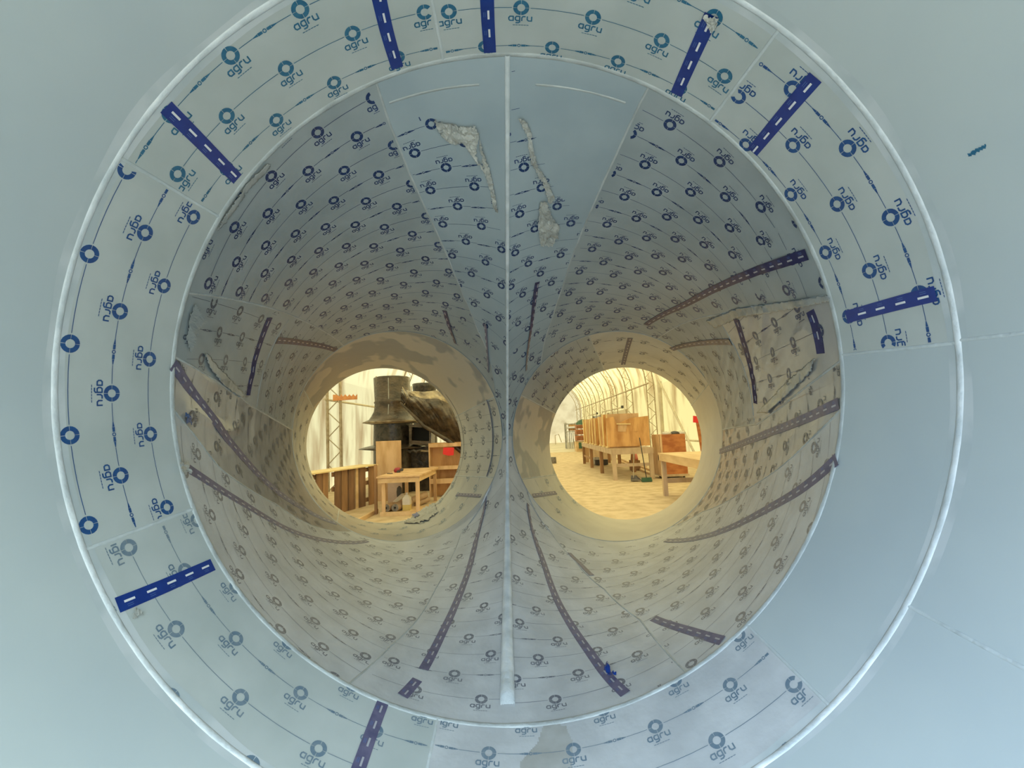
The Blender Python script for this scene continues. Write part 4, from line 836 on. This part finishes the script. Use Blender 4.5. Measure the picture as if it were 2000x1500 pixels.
# far items
Yf = 27
def far_crates():
    for k, (y0, y1) in enumerate(((850,861),(838,849),(829,837.5))):
        root = thing('stacked_crate', ['lowest', 'middle', 'top'][k]+' of the reddish slatted crates stacked at the far end', 'crate', tuple(A(1136, y1, Yf)), 'reddish crates stacked at the far end')
        m = MB(); a, b = A(1126, y1, Yf), A(1147, y0, Yf); m.box(((a.x+b.x)/2, Yf+.4, (a.z+b.z)/2), (b.x-a.x, .8, abs(b.z-a.z)*.96)); m.build('crate_body', 'brick', root)
        m = MB()
        for s in (.3, .6): z = a.z+(b.z-a.z)*s; m.box(((a.x+b.x)/2, Yf-.01, z), (b.x-a.x, .03, .02))
        m.build('slat_gap', 'old', root)
far_crates()
a = A(1136, 862, Yf)
mb = MB(); mb.box((a.x, Yf+.4, a.z/2), (.75, .9, a.z)); tag(mb.build('low_cupboard', 'pine'), 'pale low box under the stacked crates at the far end', 'box')
mb = MB(); q0, q1 = A(1131, 876, Yf-.1), A(1138, 864, Yf-.1); mb.box(((q0.x+q1.x)/2, Yf-.1, (q0.z+q1.z)/2), (q1.x-q0.x, .08, q1.z-q0.z)); tag(mb.build('green_bin', 'greenp'), 'dark green bin in front of the low box', 'bin')
c = A(1140, 829, Yf); mb = MB(); mb.lathe((c.x, Yf+.4, c.z), [(.42, 0), (.40, .12), (.25, .28), (.05, .34), (0, .34)], 16, wob=.15); tag(mb.build('green_bundle', 'greenp'), 'dark green bundle lying on top of the stacked crates', 'bundle')
mb = MB(); a, b = A(1105, 826, 31), A(1126, 826, 31)
root = thing('storage_rack', 'grey metal rack holding boards and bars at the far end', 'rack', ((a.x+b.x)/2, 31, 0))
for x in (a.x, b.x):
    for y in (31, 31.8): m = MB(); m.bar((x, y, 0), (x, y, a.z), .08, .08); m.build('upright', 'alu', root)
for k, py in enumerate((828, 836, 843)):
    z = A(1115, py, 31).z; m = MB(); m.box(((a.x+b.x)/2, 31.4, z), (b.x-a.x, .8, .06)); m.build('rack_shelf', 'alu', root)
for k in range(9):
    x = a.x+(b.x-a.x)*(k+.5)/9; mb = MB(); mb.bar((x, 31.2, .01), (x+.05*(k % 3-1), 31.3, 1.0+.2*(k % 3)), .04, .04); tag(mb.build('metal_bar', 'alu' if k % 2 else 'steeld'), ('grey' if k % 2 else 'dark')+' metal bar, '+['first', 'second', 'third', 'fourth', 'fifth', 'sixth', 'seventh', 'eighth', 'ninth'][k]+' from the left in the bottom of the far rack', 'bar', 'bars in the far rack')
for k, (py, mt, lab) in enumerate(((831, 'plyp', 'bundle of pale boards on the top shelf of the far rack'), (839, 'old2', 'brown boards on the lower shelf of the far rack'))):
    z = A(1115, py, 31).z; mb = MB(); mb.box(((a.x+b.x)/2+.1, 31.4, z), (b.x-a.x-.3, .7, .16)); tag(mb.build('board_bundle', mt), lab, 'boards')
# doors on the right wall
for nm, (y0, y1, z1, mt, lab) in {'door_1': (25.2, 30.6, 2.55, 'doorw', 'wide white sliding door panel in the right wall'), 'door_2': (33.5, 36.8, 2.5, 'alu', 'narrow grey doorway with strip curtain in the right wall')}.items():
    m = MB(); m.box((XR-.14, (y0+y1)/2, z1/2), (.03, y1-y0, z1)); o = tag(m.build(nm, mt), lab, kind='structure')
    m = MB(); m.tube([(XR-.55, y0-.4, z1+.1), (XR-.55, y1+.3, z1+.1)], .05, 8); m.build('door_track', 'pale', o)
    m = MB(); m.box((XR-.2, y0, z1/2), (.1, .12, z1)); m.box((XR-.2, y1, z1/2), (.1, .12, z1)); m.build('door_frame', 'steeld' if nm == 'door_2' else 'steel', o)
    m = MB(); m.box((XR-.55, y0-.45, z1+.12), (.12, .2, .16)); m.build('track_bracket', 'steeld', o)
# clutter under the table
mb = MB(); p = [A(x, y, 18.3) for x, y in ((1139,865),(1151,865),(1151,903),(1139,903))]; mb.prism([(q.x, q.y, max(0, q.z)) for q in p], (0, .05, 0)); tag(mb.build('plywood_offcut', 'plyp'), 'plywood offcut standing at the far left end of the long table', 'board')
c = G(1160, 905, .0); mb = MB(); mb.lathe((c.x, 17.2, .02), [(.05, 0), (.22, .03), (.24, .14), (.12, .28), (0, .3)], 16, wob=.15); tag(mb.build('white_sack', 'white'), 'white sack on the floor under the far end of the long table', 'sack')
mb = MB(); mb.box((3.15, 17.0, .12), (.5, .3, .2)); tag(mb.build('black_case', 'steeld'), 'black case on the floor beside the white sack', 'case')
mb = MB(); p = [A(x, y, 19) for x, y in ((1152,874),(1196,880),(1196,895),(1152,895))]; p = [Vector((q.x, q.y, 0 if i > 1 else q.z)) for i, q in enumerate(p)]; mb.prism(p, (0, .05, 0)); tag(mb.build('leaning_panel', 'pinel'), 'brown panel standing behind the long table legs', 'board')
for k, (x0, y0, x1, y1) in enumerate(((1205,888,1262,905),(1200,886,1275,912),(1210,893,1270,918))):
    mb = MB(); mb.bar(G(x0, y0+8, .026), G(x1, y1+8, .026), .08, .05); tag(mb.build('lumber_plank', 'pine'), ['back', 'middle', 'front'][k]+' of three long pine planks on the floor behind the long table', 'board', 'planks on the floor behind the long table')
mb = MB(); mb.lathe(tuple(G(1081, 905, 0).xy)+(0,), [(.14, 0), (.13, .28), (.0, .28)], 12); tag(mb.build('small_keg', 'grey'), 'small dark keg at the left edge of the right exit', 'keg')
mb = MB(); q = G(1085, 868, 0); mb.tube([q, q+Vector((0, 0, .9)), q+Vector((.35, 0, 1.0)), q+Vector((.6, 0, .2))], .04, 6); tag(mb.build('bent_handrail', 'steel'), 'bent tube rail standing at the far left of the right exit', 'rail')
